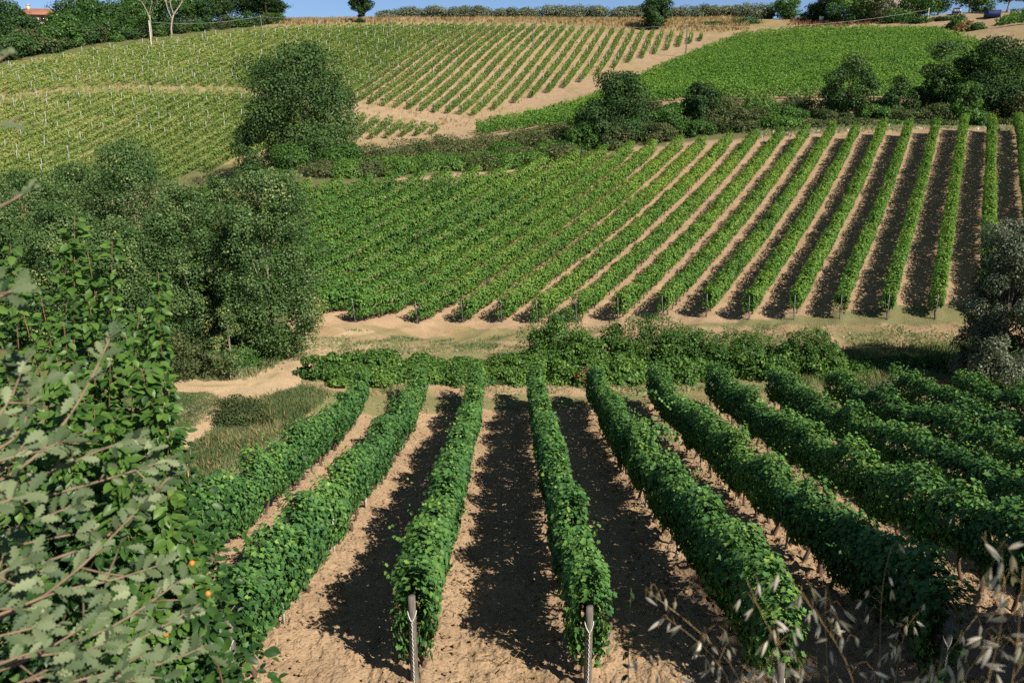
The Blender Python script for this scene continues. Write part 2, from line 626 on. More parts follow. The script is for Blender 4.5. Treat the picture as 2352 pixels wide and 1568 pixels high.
M_POLE = plain_mat("dull_metal_pole", (.27, .28, .29), .6, .15, 10, metallic=.2)
M_PALE = plain_mat("pale_stake", (.62, .58, .5), .7, .15, 10)
M_WIRE = plain_mat("wire", (.35, .36, .37), .5, .1, 10, metallic=.3)
M_ROPE = plain_mat("white_cord", (.7, .69, .65), .6, .25, 60)

# ------------------------------------------------------------------ zones of the ground, in photo units
TRACK_MAIN = [(880, 764), (795, 778), (722, 808), (662, 846), (602, 879), (545, 906), (480, 950), (430, 985), (385, 1018), (335, 1058)]
HEAD_POLY = [(690, 738), (780, 752), (1040, 757), (1425, 752), (1730, 750), (2160, 745), (2352, 745), (2352, 830), (1900, 815), (1500, 800), (1250, 800), (900, 815), (740, 815), (640, 850), (690, 790)]
LOW_POLY = [(690, 878), (900, 878), (1300, 880), (1800, 890), (2352, 900), (2352, 925), (1800, 908), (1300, 905), (900, 912), (700, 910)]
GRASS_POLY = [(330, 915), (480, 905), (520, 925), (440, 985), (340, 1045), (250, 1060), (200, 950)]
WEED_POLY = [(560, 925), (700, 890), (770, 900), (730, 930), (560, 1060), (480, 1110), (340, 1150), (360, 1085), (430, 1040), (510, 980)]
FARDIRT_POLY = [(0, 225), (162, 206), (270, 201), (540, 205), (700, 232), (837, 244), (1000, 264), (1090, 275), (1190, 240), (1320, 200), (1480, 130), (1620, 82), (1720, 72), (1760, 62), (1740, 85), (1500, 165), (1310, 240), (1080, 292), (980, 285), (837, 262), (600, 235), (540, 218), (378, 214), (270, 212), (162, 218), (0, 240)]
BANKDRY_POLY = [(1290, 44), (1700, 40), (1720, 72), (1620, 72), (1500, 66), (1380, 62), (1290, 55), (1000, 49), (640, 58), (640, 46), (1000, 44)]


FUP_TOP0 = np.array([(-200, 190), (0, 152), (60, 141), (200, 113), (330, 97), (480, 80), (600, 66), (640, 62)])


def soil_colors(x, y, z):
    u, v = proj(x, y, z)
    wob = np.clip(np.hypot(x, y) / 40, .3, 2.5)
    du = (fbm(x * .9 / wob, y * .9 / wob, 71) - .5) * 46
    dv = (fbm(x * .9 / wob, y * .9 / wob, 72) - .5) * 20
    u, v = u + du, v + dv * np.clip(45 / np.hypot(x, y), .25, 1)
    n = len(x)
    soil = np.array([.41, .293, .184])
    c = np.tile(soil, (n, 1))
    big = fbm(x * .35, y * .35, 3)
    fine = fbm(x * 2.3, y * 2.3, 5)
    mixc = lambda c, col, w: c * (1 - w[:, None]) + np.array(col) * w[:, None]
    r = np.hypot(x, y)
    # general weedy cover outside the fields
    weedy = [.14, .15, .06]
    dry = [.33, .25, .125]
    green = [.07, .105, .035]
    far = y > 97
    valley = (y > 35) & (y < 49)
    out = valley & ~inpoly(u, v, HEAD_POLY) & ~inpoly(u, v, LOW_POLY)
    c = mixc(c, [.17, .19, .08], out * .8)
    hp = inpoly(u, v, HEAD_POLY) | inpoly(u, v, LOW_POLY)
    c = mixc(c, [.2, .2, .085], hp * np.clip((big - .47) * 5, 0, .75) * np.clip((u - 650) / 300, .2, 1))
    c = mixc(c, [.34, .24, .13], hp * np.clip((fbm(x * .6, y * .9, 11) - .5) * 4, 0, .6))
    left = (x < -8.3) & (y < 34) & (y > 5)
    c = mixc(c, [.17, .185, .085], left * .9)
    c = mixc(c, [.12, .155, .06], (left | (valley & (x < -9))) * inpoly(u, v, GRASS_POLY) * np.clip(.95 - (fine - .5) * 1.5, .4, 1))
    lv = (x < -6) & (y >= 34) & (y < 100) & (x < -14)
    c = mixc(c, [.12, .13, .055], lv * .85)
    # bank below the camera
    bank = y < 9.6
    c = mixc(c, [.2, .16, .08], bank * .8)
    # scrub bank and hedgerow
    mid_far = (y > np.where(u < 1700, 84, 96.5)) & (y < 135) & (v > 260) & ((v < 440) | (y < 100))
    mid_far &= ~((y < 99) & (v > np.interp(u, [600, 700, 1040, 1300, 1500, 1700, 2352], [425, 412, 385, 345, 319, 300, 290]) + 17))
    
    # top of mid field: sparse dry grass
    # the far hillside
    far = far & ~mid_far
    fl = far & (v < 430)
    c = mixc(c, [.37, .275, .17], fl * .7)
    c = mixc(c, [.3, .25, .135], fl * (u < 620) * .7)
    left_slope = fl & (u < 900) & ~inpoly(u, v, FARDIRT_POLY)
    c = mixc(c, [.26, .23, .10], left_slope * np.clip(.9 - (u - 500) / 900, .15, .8) * np.clip(.6 + (big - .5) * 3, .25, 1))
    c = mixc(c, [.3, .25, .12], (fl & ~left_slope) * np.clip((fbm(x * .25, y * .25, 9) - .52) * 5, 0, .6))
    up_l = fl & (u < 640) & (v < np.interp(u, FUP_TOP0[:, 0], FUP_TOP0[:, 1]) + 2)
    c = mixc(c, [.11, .125, .05], up_l * .9)
    bd = (y > 238) & (u > 600)
    c = mixc(c, dry, bd * .85)
    c = mixc(c, [.2, .19, .08], bd * np.clip((big - .5) * 4, 0, .7))
    c = mixc(c, [.12, .135, .055], mid_far * .92)
    c = c * (0.9 + .2 * fine)[:, None]
    return c


def h_far_line(x, y):
    return far_g(x, y) * 0 + 50


# ground sheet on a fan-shaped grid, finest where it is nearest
def build_ground():
    r = np.concatenate([np.geomspace(.3, 8, 70, endpoint=False), np.geomspace(8, 60, 380, endpoint=False), np.geomspace(60, 300, 150, endpoint=False), np.geomspace(300, 4000, 34)])
    th = np.concatenate([np.linspace(-180, -42, 40, endpoint=False), np.linspace(-42, 42, 560, endpoint=False), np.linspace(42, 180, 41)])
    R, T = np.meshgrid(r, np.radians(th), indexing="ij")
    X, Y = (R * np.sin(T)).ravel(), (R * np.cos(T)).ravel()
    Z = h(np.clip(X, -900, 900), np.clip(Y, -400, 950))
    rr = np.hypot(X, Y)
    Z = np.where(rr > 900, Z * np.clip((2500 - rr) / 1600, 0, 1) - 20 * np.clip((rr - 900) / 1600, 0, 1), Z)
    col = soil_colors(X, Y, Z)
    # tilled clods: real relief
    infront = np.clip((Y - 9.3) / 1.0, 0, 1) * np.clip((36.5 - Y) / 1.5, 0, 1) * np.clip((X + 8.2) / .6, 0, 1)
    rowc = (X - FRONT_N0 - np.tan(FRONT_A) * Y) / FRONT_S
    dist = np.abs(rowc - np.round(rowc)) * FRONT_S
    ridge = np.exp(-(dist / .42) ** 2)
    clod = np.maximum(fbm(X * 7.5, Y * 7.5, 21, 3) - .45, 0) * 1.0
    clod2 = np.maximum(vnoise(X * 9, Y * 9, 33) - .5, 0)
    tilled = np.clip((X - 1.5) / 3.0, .0, 1)
    Z = Z + infront * (ridge * .10 + (ridge * .9 + .10 + .45 * tilled * np.clip(dist * -1.2 + 1.35, 0, 1)) * (clod * .2 + clod2 * .12))
    near = infront * np.clip((24 - Y) / 6, 0, 1)
    Z = Z + near * ((fbm(X * 3.5, Y * 3.5, 81) - .5) * .11 + np.maximum(vnoise(X * 12, Y * 10, 83) - .5, 0) * .15)
    rut = np.exp(-((np.abs(dist - .78)) / .16) ** 2)
    Z = Z - infront * rut * (.045 + .02 * (vnoise(X * 2, Y * 9, 85) - .5))
    inmid = np.clip((Y - 46) / 2, 0, 1) * np.clip((96 - Y) / 2, 0, 1)
    mrow = (X * math.cos(MID_A) - Y * math.sin(MID_A) - MID_N0) / MID_S
    md = np.abs(mrow - np.round(mrow)) * MID_S
    Z = Z + inmid * (np.exp(-(md / .5) ** 2) * .14 + .16 * np.maximum(fbm(X * 2.2, Y * 2.2, 41) - .45, 0))
    Z = Z + (fbm(X * .8, Y * .8, 50) - .5) * .10 * np.clip((rr - 3) / 10, 0, 1)
    nr, nt = R.shape
    i = np.arange(nr - 1)[:, None] * nt + np.arange(nt - 1)[None, :]
    F = np.stack([i, i + 1, i + nt + 1, i + nt], -1).reshape(-1, 4)[:, ::-1]
    g = mesh_np("ground", np.stack([X, Y, Z], 1), F, 4, M_GROUND, None, {"col": col}, smooth=True)
    tag(g, kind="structure")


build_ground()


def strip(name, pts, w0, w1, col, seed, lift=.035):
    P = np.array([ground_hit(u, v)[:2] for u, v in pts])
    seg = np.concatenate([[0], np.cumsum(np.linalg.norm(np.diff(P, axis=0), axis=1))])
    t = np.arange(0, seg[-1], .18)
    x, y = np.interp(t, seg, P[:, 0]), np.interp(t, seg, P[:, 1])
    k = np.ones(15) / 15
    xs, ys = np.convolve(np.pad(x, 7, mode='edge'), k, 'valid'), np.convolve(np.pad(y, 7, mode='edge'), k, 'valid')
    dx, dy = np.gradient(xs), np.gradient(ys)
    L = np.hypot(dx, dy) + 1e-9
    nx, ny = -dy / L, dx / L
    m = 13
    s = np.linspace(-1, 1, m)
    w = np.interp(t, [0, t[-1]], [w0, w1]) / 2
    wl = w * (1 + .35 * (noise1(t, 1.3, seed) - .5) + .35 * (noise1(t, .35, seed + 3) - .5))
    wr = w * (1 + .35 * (noise1(t, 1.3, seed + 7) - .5) + .35 * (noise1(t, .35, seed + 9) - .5))
    off = np.where(s[None] < 0, wl[:, None] * s[None], wr[:, None] * s[None])
    X, Y = xs[:, None] + nx[:, None] * off, ys[:, None] + ny[:, None] * off
    Z = h(X, Y) + (fbm(X * .8, Y * .8, 50) - .5) * .10 + lift * np.minimum(1, (1 - np.abs(s[None]) ** 6) * 3) - .03 * np.exp(-((np.abs(s[None]) - .5) / .18) ** 2) + (fbm(X * 3, Y * 3, 61) - .5) * .03 - .03 * (np.abs(s[None]) > .99)
    f = fbm(X.ravel() * 1.5, Y.ravel() * 1.5, seed)
    c = np.array(col)[None] * (.9 + .2 * f)[:, None]
    grassy = np.clip((np.exp(-(np.abs(s) / .14) ** 2)[None] * np.ones_like(X)).ravel() * (f - .35) * 2.2, 0, .6) if w0 > 1.9 else np.zeros(X.size)
    c = c * (1 - grassy[:, None]) + np.array([.2, .19, .09]) * grassy[:, None]
    i = np.arange(len(t) - 1)[:, None] * m + np.arange(m - 1)[None]
    F = np.stack([i, i + m, i + m + 1, i + 1], -1).reshape(-1, 4)
    o = mesh_np(name, np.stack([X, Y, Z], -1).reshape(-1, 3), F, 4, M_GROUND, None, {"col": c}, smooth=True)
    tag(o, kind="structure")


strip("dirt_track", TRACK_MAIN, 6.2, 1.8, (.46, .345, .215), 3)
strip("dirt_track", [(585, 884), (520, 889), (450, 887), (380, 884), (250, 880)], 2.0, 2.1, (.45, .335, .205), 13, lift=.045)


# ------------------------------------------------------------------ vine rows
def row_points(n, a, ys):
    """row line at perpendicular offset n with azimuth a, sampled at world Y"""
    return (n + ys * math.sin(a)) / math.cos(a), ys


def canopy(L, xs, ys, zs, per_m, half_w, bot, top, size, seed, rng, tint0=.45, gapn=0.0, shoots=.5, rough=.3, droop=.8, clump=None, topvar=.28):
    """leaves over the hedge-like wall of one row; xs, ys, zs sample the row's foot line"""
    d = np.concatenate([[0], np.cumsum(np.hypot(np.diff(xs), np.diff(ys)))])
    LEN = d[-1]
    N = int(per_m * LEN)
    t = rng.uniform(0, LEN, N)
    if clump is not None:
        keep = rng.uniform(size=N) < np.clip(clump(t), 0, 1)
        t = t[keep]
        N = len(t)
    ux, uy = xs[-1] - xs[0], ys[-1] - ys[0]
    l = math.hypot(ux, uy)
    ux, uy = ux / l, uy / l
    nx, ny = uy, -ux                                   # lateral, to the right
    ph = rng.uniform(0, 2 * math.pi, N)
    ca, sa = np.cos(ph), np.sin(ph)
    e = .55
    cx = np.sign(ca) * np.abs(ca) ** e
    cz = np.sign(sa) * np.abs(sa) ** e
    w = half_w * (.78 + .5 * noise1(t, .8, seed) + .25 * (noise1(t, 3.1, seed + 5) - .5))
    tp = top + topvar * (noise1(t, 1.0, seed + 9) - .5) * 2 * .6 + topvar * (noise1(t, .33, seed + 11) - .5)
    bt = bot + .26 * (noise1(t, .7, seed + 13) - .5) * 2
    rr = 1 - .5 * rng.uniform(size=N) ** 2.2
    hz = (tp - bt) / 2
    lat = cx * w * rr + rng.normal(size=N) * .04 + .12 * half_w * (noise1(t, 2.2, seed + 21) - .5)
    hgt = (tp + bt) / 2 + cz * hz * rr + rng.normal(size=N) * .05
    px = np.interp(t, d, xs) + nx * lat
    py = np.interp(t, d, ys) + ny * lat
    pz = np.interp(t, d, zs) + hgt
    out = np.stack([nx * cx, ny * cx, cz * .8], 1)
    Nn = out * .8 + np.array([0, 0, .38]) + rng.normal(size=(N, 3)) * rough
    T = np.array([0, 0, -1.0]) * droop + out * .35 + rng.normal(size=(N, 3)) * .4
    patch = fbm(px * .25, py * .25, 77) - .5
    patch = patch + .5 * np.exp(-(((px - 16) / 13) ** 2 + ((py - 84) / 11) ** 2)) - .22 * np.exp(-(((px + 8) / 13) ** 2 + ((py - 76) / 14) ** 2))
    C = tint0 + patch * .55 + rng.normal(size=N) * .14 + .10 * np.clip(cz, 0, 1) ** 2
    yl = rng.uniform(size=N) < .07
    C = np.where(yl, C + .3, C)
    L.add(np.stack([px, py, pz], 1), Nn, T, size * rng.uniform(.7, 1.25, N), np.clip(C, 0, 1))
    # shoots that stick out of the top and sides
    ns = int(shoots * LEN)
    if ns:
        st = rng.uniform(0, LEN, ns)
        ln = rng.uniform(.22, .75, ns) * (1 + (rng.uniform(size=ns) < .06) * .7)
        k = 7
        f = np.linspace(.1, 1, k)
        az = rng.uniform(0, 2 * math.pi, ns)
        lean = rng.uniform(.2, .95, ns)
        bx = np.interp(st, d, xs) + nx * rng.normal(size=ns) * half_w * .5
        by = np.interp(st, d, ys) + ny * rng.normal(size=ns) * half_w * .5
        bz = np.interp(st, d, zs) + top - .12
        F = f[None, :]
        Px = bx[:, None] + (np.cos(az) * lean * ln)[:, None] * F
        Py = by[:, None] + (np.sin(az) * lean * ln)[:, None] * F
        Pz = bz[:, None] + ln[:, None] * (F * 1.0 - .55 * lean[:, None] * F ** 2)
        m = ns * k
        L.add(np.stack([Px.ravel(), Py.ravel(), Pz.ravel()], 1) + rng.normal(size=(m, 3)) * .03, rng.normal(size=(m, 3)) * .6 + np.array([0, 0, .5]), rng.normal(size=(m, 3)) * .6 + np.array([0, 0, -.5]),
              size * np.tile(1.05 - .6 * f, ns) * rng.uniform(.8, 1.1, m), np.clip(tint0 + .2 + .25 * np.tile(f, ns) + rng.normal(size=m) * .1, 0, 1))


def trunk_mesh(name, height, rad, mat, seed, bend=.03):
    rng = np.random.default_rng(seed)
    k = 5
    z = np.linspace(-.12, height, k)
    pts = np.stack([rng.normal(size=k) * bend, rng.normal(size=k) * bend, z], 1)
    pts[0, :2] = 0
    mb = MB()
    mb.tube(pts, rad * np.array([1.25, 1.05, .9, .95, 1.1]), 6)
    return mb.build(name, mat, None, smooth=True)


PROTO_TRUNKS = []


def proto_trunks():
    for i in range(4):
        o = trunk_mesh("trunk", .82 + .1 * i / 3, .032 + .006 * i, M_VTRUNK, 100 + i)
        COL.objects.unlink(o)
        PROTO_TRUNKS.append(o)


proto_trunks()


def add_trunks(root, pts, h_scale=1.0, w_scale=1.0):
    for i, (x, y, z) in enumerate(pts):
        o = PROTO_TRUNKS[random.randrange(4)].copy()
        COL.objects.link(o)
        o.parent = root
        o.location = Vector((x, y, z)) - root.location
        o.rotation_euler = (random.gauss(0, .06), random.gauss(0, .06), random.uniform(0, 6.28))
        o.scale = (w_scale, w_scale, h_scale * random.uniform(.9, 1.1))


FRONT_START = [11.8, 10.45, 10.75, 10.6, 9.9, 10.5, 10.2, 10.3, 10.4, 10.6, 11.0]
FRONT_END = [36.2, 36.0, 35.8, 35.6, 35.4, 35.2, 35.0, 34.9, 34.9, 34.6, 34.2]
FRONT_LABEL = [
    "vine row along the weedy bank, leftmost of the near vineyard",
    "near vine row second from the left, its grey end post beside the plum bush",
    "near vine row ending at the cord-wrapped wooden post, third from the left",
    "near vine row ending at the tall pale wooden post, fourth from the left",
    "near vine row with long arching shoots on its right side, fifth from the left",
    "dark-sided near vine row sixth from the left, behind the dry oat stalks",
    "shady near vine row seventh from the left, rising behind the oats",
    "shady near vine row eighth from the left in the near vineyard",
    "shady near vine row ninth from the left in the near vineyard",
    "near vine row second from the right, its far end beside the brushwood heap",
    "short vine row at the right border beside the leaning wooden stake",
]


def build_front():
    rng = np.random.default_rng(11)
    for i in range(11):
        ys = np.arange(FRONT_START[i], FRONT_END[i], .25)
        xs, ys = row_points(FRONT_N0 + FRONT_S * i, FRONT_A, ys)
        zs = h(xs, ys)
        root = empty("vine_row", (xs[0], ys[0], zs[0]), FRONT_LABEL[i], "vine row", "rows of the near vineyard")
        L = Leaves()
        right = i >= 4
        canopy(L, xs, ys, zs, 1050, .275, .62, 1.92, .086, 200 + i, rng, tint0=.42, shoots=3.0, topvar=.62)
        # a dense core so that the row throws a solid shadow
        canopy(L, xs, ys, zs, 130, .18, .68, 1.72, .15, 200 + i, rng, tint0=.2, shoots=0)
        if i == 4:
            for (yy, dx, ln, up) in ((27.5, 1, 1.9, .75), (24.2, 1, 1.1, .25), (22.5, 1, 1.25, .3), (21.0, 1, .8, .5)):
                bx, by = float(np.interp(yy, ys, xs)), yy
                bz = float(np.interp(yy, ys, zs)) + 1.75
                f = np.linspace(0, 1, 60)
                P = np.stack([bx + dx * ln * f, by + .25 * f, bz + up * np.sin(f * 2.6) - .55 * ln * .35 * f * f], 1)
                m = len(P)
                L.add(P + rng.normal(size=(m, 3)) * .07, rng.normal(size=(m, 3)) * .5 + np.array([0, -.2, .7]), rng.normal(size=(m, 3)) * .5 + np.array([0, 0, -.6]), .11 * rng.uniform(.6, 1.1, m), np.clip(.6 + rng.normal(size=m) * .15, 0, 1))
        L.build("foliage", M_VINE_N, root, T_GRAPE)
        ty = np.arange(FRONT_START[i] + .35, FRONT_END[i], .86)
        tx = np.interp(ty, ys, xs)
        tz = np.interp(ty, ys, zs)
        add_trunks(root, [(x + random.gauss(0, .04), y + random.gauss(0, .08), z + .06) for x, y, z in zip(tx, ty, tz)], .92, 1.1)
        # the two trellis wires
        mb = MB()
        for hh in (.75, 1.45):
            k = slice(0, None, 8)
            mb.tube(np.stack([xs[k], ys[k], zs[k] + hh], 1), .004, 4)
        mb.build("trellis_wire", M_WIRE, root)


build_front()

POST_LABEL = {
    1: "grey wooden end post with a white cord, half hidden by the plum bush",
    2: "rounded wooden end post with a white cord, ending the third near row",
    3: "tall pale cracked end post with white cord, ending the fourth near row",
    4: "shaded end post of the fifth near row, among the oat heads",
    5: "dark end post of the sixth near row, behind the tall oat stalk",
    6: "shaded end post of the seventh near row, at the lower right",
}


def end_post(i, lab, top=1.93, rad=.06, y=None, lean=(0, 0)):
    y = FRONT_START[i] - .02 if y is None else y
    x = float(row_points(FRONT_N0 + FRONT_S * i, FRONT_A, np.array([y]))[0][0])
    z = hs(x, y)
    root = empty("end_post", (x, y, z), lab, "post", "wooden end posts of the near rows")
    mb = MB()
    k = 9
    zz = np.linspace(-.3, top, k)
    pts = np.stack([x + lean[0] * zz, y + lean[1] * zz, z + zz], 1)
    rr = np.full(k, rad) * np.array([1.05, 1.03, 1, .99, .98, .97, .96, .95, .88])
    mb.tube(pts, rr, 12)
    mb.build("pole", M_POST, root, smooth=True)
    cb = MB()
    f = np.linspace(0, 1, 40)
    zc = z + .05 + f * (top - .45)
    cb.tube(np.stack([x + .01 * np.sin(f * 90), np.full(40, y - rad - .006), zc], 1), .0075, 5)
    for s in (-1, 1):
        g = np.linspace(0, 1, 8)
        cb.tube(np.stack([x + s * (rad + .004) * np.sin(g * 1.5), y - (rad + .006) * np.cos(g * 1.5), z + top - .4 + .16 * g], 1), .0075, 5)
    cb.build("cord", M_ROPE, root)


for i, lab in POST_LABEL.items():
    end_post(i, lab, top=1.56 if i in (2, 3) else (1.0 if i == 4 else 1.35))


# small pale stakes that show below the foliage of the near rows
def near_stakes():
    mb = MB()
    mb.box((0, 0, -.1), (.055, .03, 1.15))
    proto = mb.build("vine_stake", M_PALE)
    first = True
    spots = []
    for i in (1, 3, 4, 5, 6):
        for y in np.arange(FRONT_START[i] + 2.3, 26, 4.1):
            spots.append((i, y))
    for i, y in spots:
        x = float(row_points(FRONT_N0 + FRONT_S * i, FRONT_A, np.array([y]))[0][0]) - (.07 if i > 3 else -.07)
        o = proto if first else dup(proto)
        first = False
        o.location = (x, y, hs(x, y))
        o.rotation_euler = (random.gauss(0, .03), random.gauss(0, .03), random.uniform(-.4, .4))
        tag(o, "narrow pale stake showing below the foliage of a near vine row", "stake", "pale stakes in the near rows")


near_stakes()


def leaning_stake():
    x, y, z = ground_hit(2226, 902)
    mb = MB()
    zz = np.linspace(-.2, 1.55, 7)
    mb.tube(np.stack([x - .14 * zz, y + 0 * zz, z + zz], 1), .07, 8)
    o = mb.build("leaning_stake", M_POST, None, smooth=True)
    tag(o, "grey leaning wooden stake beside the short vine row at the right", "post")


leaning_stake()


# ---- clods on the near field (too many to count)
def clods():
    rng = np.random.default_rng(5)
    base = np.array([(0, 0, 1), (.9, 0, .25), (.25, .85, .3), (-.75, .5, .25), (-.7, -.55, .3), (.3, -.85, .2), (0, 0, -.6)])
    F = [(0, 1, 2), (0, 2, 3), (0, 3, 4), (0, 4, 5), (0, 5, 1), (6, 2, 1), (6, 3, 2), (6, 4, 3), (6, 5, 4), (6, 1, 5)]
    n = 26000
    i = rng.choice(11, n, p=np.array([1, 1.6, 1.4, 1.8, 3, 3, 2.5, 2, 1, 1, 1]) / 19.3)
    y = 10.0 + 26 * rng.uniform(size=n) ** 1.3
    off = rng.normal(size=n) * .38
    far = rng.uniform(size=n) < .12
    off = np.where(far, rng.uniform(-1.3, 1.3, n), off)
    x = FRONT_N0 + FRONT_S * i + np.tan(FRONT_A) * y + off
    ok = (x > -8) & (x < 24)
    x, y, far, i = x[ok], y[ok], far[ok], i[ok]
    n = len(x)
    s = .01 + .04 * rng.uniform(size=n) ** 2.5
    s = np.where((i >= 4) & ~far, s * 1.35, s)
    z = h(x, y) + .04 + .07 * np.exp(-(np.abs(((x - FRONT_N0) / 2.6 + .5) % 1 - .5) * 2.6 / .42) ** 2)
    a = rng.uniform(0, 6.28, n)
    B = base[None] * (1 + rng.normal(size=(n, 7, 3)) * .22)
    ca, sa = np.cos(a)[:, None], np.sin(a)[:, None]
    X = (B[..., 0] * ca - B[..., 1] * sa) * s[:, None] * 1.2 + x[:, None]
    Y = (B[..., 0] * sa + B[..., 1] * ca) * s[:, None] + y[:, None]
    Z = B[..., 2] * s[:, None] * .8 + z[:, None]
    FF = (np.array(F)[None] + (np.arange(n) * 7)[:, None, None]).ravel()
    c = np.array([.41, .28, .165])[None] * rng.uniform(.8, 1.15, n)[:, None]
    o = mesh_np("soil_litter", np.stack([X, Y, Z], -1).reshape(-1, 3), FF, 3, M_GROUND, None, {"col": np.repeat(c, 7, 0)})
    tag(o, "crumbled clods of tan soil strewn along the near vine rows", "soil", kind="stuff")


clods()

# ---- middle vineyard
MID_TOP = np.array([(600, 425), (700, 412), (900, 395), (1040, 385), (1200, 372), (1300, 345), (1452, 321), (1505, 319), (1570, 308), (1619, 308), (1676, 300), (1735, 295), (1792, 290), (1852, 284), (1911, 278), (1971, 281), (2031, 270), (2094, 272), (2155, 267), (2217, 261), (2279, 264), (2352, 262), (2600, 262)])
MID_BOT = np.array([(560, 718), (680, 727), (740, 735), (780, 745), (865, 750), (950, 752), (1040, 750), (1320, 748), (1425, 745), (1625, 738), (1730, 745), (1940, 742), (2155, 740), (2352, 735), (2600, 730)])


def clip_row(n, a, ymin, ymax, topc, botc, crest=1.8, step=.25):
    ys = np.arange(ymin, ymax, step)
    xs, ys = row_points(n, a, ys)
    zs = h(xs, ys)
    ub, vb = proj(xs, ys, zs)
    ut, vt = proj(xs, ys, zs + crest)
    ok = (vb < np.interp(ub, botc[:, 0], botc[:, 1])) & (vt > np.interp(ut, topc[:, 0], topc[:, 1]))
    if ok.sum() < 6:
        return None
    i = np.where(ok)[0]
    sl = slice(i[0], i[-1] + 1)
    return xs[sl], ys[sl], zs[sl]


def build_mid():
    rng = np.random.default_rng(21)
    rows = []
    for k in range(-2, 46):
        r = clip_row(MID_N0 - MID_S * k, MID_A, 44, 100, MID_TOP, MID_BOT)
        if r is None:
            continue
        u, v = proj(*r)
        if u.max() < 640 or u.min() > 2420:
            continue
        rows.append((k, r))
    nrow = len(rows)
    for j, (k, (xs, ys, zs)) in enumerate(rows):
        lab = f"{nth(j + 1)} vine row from the right in the bright green middle vineyard"
        if j == 0:
            lab = "vine row cut by the right border in the middle vineyard, rightmost there"
        root = empty("vine_row", (xs[0], ys[0], zs[0]), lab, "vine row", "rows of the middle vineyard")
        L = Leaves()
        canopy(L, xs, ys, zs, 470 if k < 16 else 330, .33 + .2 * min(1, max(0, (k - 9) / 8)), .72 - .25 * min(1, max(0, (k - 9) / 8)), 1.8, .12 if k < 16 else .145, 400 + k, rng, tint0=.45, shoots=1.8, topvar=.36)
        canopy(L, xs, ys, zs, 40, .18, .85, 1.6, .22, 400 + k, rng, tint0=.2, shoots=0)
        L.build("foliage", M_VINE_M, root, T_WIDE)
        if k < 22:
            ty = np.arange(ys[0] + .2, ys[-1] if k < 16 else ys[0] + 9, .8)
        else:
            ty = np.arange(ys[0] + .2, ys[0] + 5, .8)
        tx, tz = np.interp(ty, ys, xs), np.interp(ty, ys, zs)
        add_trunks(root, [(x, y, z + .08) for x, y, z in zip(tx, ty, tz)], .9, 1.15)
        # leaning galvanised end pole
        x, y = xs[0] - .25 * math.sin(MID_A), ys[0] - .25 * math.cos(MID_A)
        z = hs(x, y)
        mb = MB()
        zz = np.linspace(-.2, 1.75, 4)
        mb.tube(np.stack([-.07 * zz, -.12 * zz, zz], 1), .018, 6)
        o = mb.build("end_pole", M_POLE, None, smooth=True)
        o.location = (x + .2, y + .3, z)
        tag(o, f"leaning metal end pole of the {nth(j + 1)} row from the right, middle vineyard", "pole", "metal end poles of the middle vineyard")


build_mid()

# ---- far hillside vineyard: an upper and a lower block
FUP_TOP = np.array([(-200, 190), (0, 146), (60, 134), (200, 106), (330, 90), (480, 73), (600, 60), (700, 53), (900, 50), (1100, 50), (1200, 52), (1300, 55), (1400, 61), (1500, 66), (1620, 74), (1800, 80)])
FUP_BOT = np.array([(-200, 232), (0, 222), (162, 203), (270, 198), (540, 202), (680, 222), (817, 240), (901, 250), (1000, 262), (1093, 270), (1190, 236), (1240, 222), (1310, 200), (1360, 180), (1413, 158), (1453, 143), (1505, 126), (1551, 112), (1584, 103), (1620, 94), (1640, 88)])
FLO_TOP = np.array([(-200, 236), (0, 224), (162, 202), (270, 198), (540, 203), (680, 230), (837, 256), (900, 264), (1000, 280), (1075, 289), (1100, 295)])
FLO_BOT = np.array([(-200, 470), (0, 450), (200, 440), (420, 415), (480, 394), (560, 364), (700, 335), (830, 324), (907, 319), (980, 313), (1090, 293), (1100, 290)])
FAR_POSTS = []


def build_far():
    rng = np.random.default_rng(31)
    for block, topc, botc in (("upper", FUP_TOP, FUP_BOT), ("lower", FLO_TOP, FLO_BOT)):
        cnt = 0
        for k in range(0, 75):
            r = clip_row(FAR_N0 - FAR_S * k, FAR_A, 118, 264, topc, botc, crest=1.5, step=.5)
            if r is None:
                continue
            xs, ys, zs = r
            u, v = proj(xs, ys, zs)
            if u.max() < -20 or u.min() > 1750:
                continue
            cnt += 1
            if block == "upper":
                lab = f"{nth(cnt)} row from the right on the upper far hillside of vines"
            else:
                lab = f"{nth(cnt)} row from the right in the lower patch of the far hillside"
            root = empty("vine_row", (xs[0], ys[0], zs[0]), lab, "vine row", f"rows of the {block} far hillside")
            L = Leaves()
            ref = 1 if k < 26 else max(.35, 1 - (k - 26) / 26)
            gap = (lambda t, s=k, ref=ref: .45 + .55 * ref + 1.1 * (noise1(t, 1.1, 900 + s) - .45) * (1.25 - .3 * ref) + .5 * (noise1(t, 6, 950 + s) - .5))
            dens = 105 if k < 26 else 130
            canopy(L, xs, ys, zs, dens, .36 if k < 26 else .62, .42 if k < 26 else .2, 1.5 if k < 26 else 1.35, .24 if k < 26 else .26, 600 + k, rng, tint0=.36 + .42 * (1 - ref), shoots=.4, clump=gap, rough=.5, topvar=.4)
            L.build("foliage", M_VINE_F, root, T_QUAD, 1.15)
            for y in np.arange(ys[0] + .5 + (k % 3), ys[-1], 5.6):
                FAR_POSTS.append((float(np.interp(y, ys, xs)), float(y), float(np.interp(y, ys, zs)), k))


build_far()


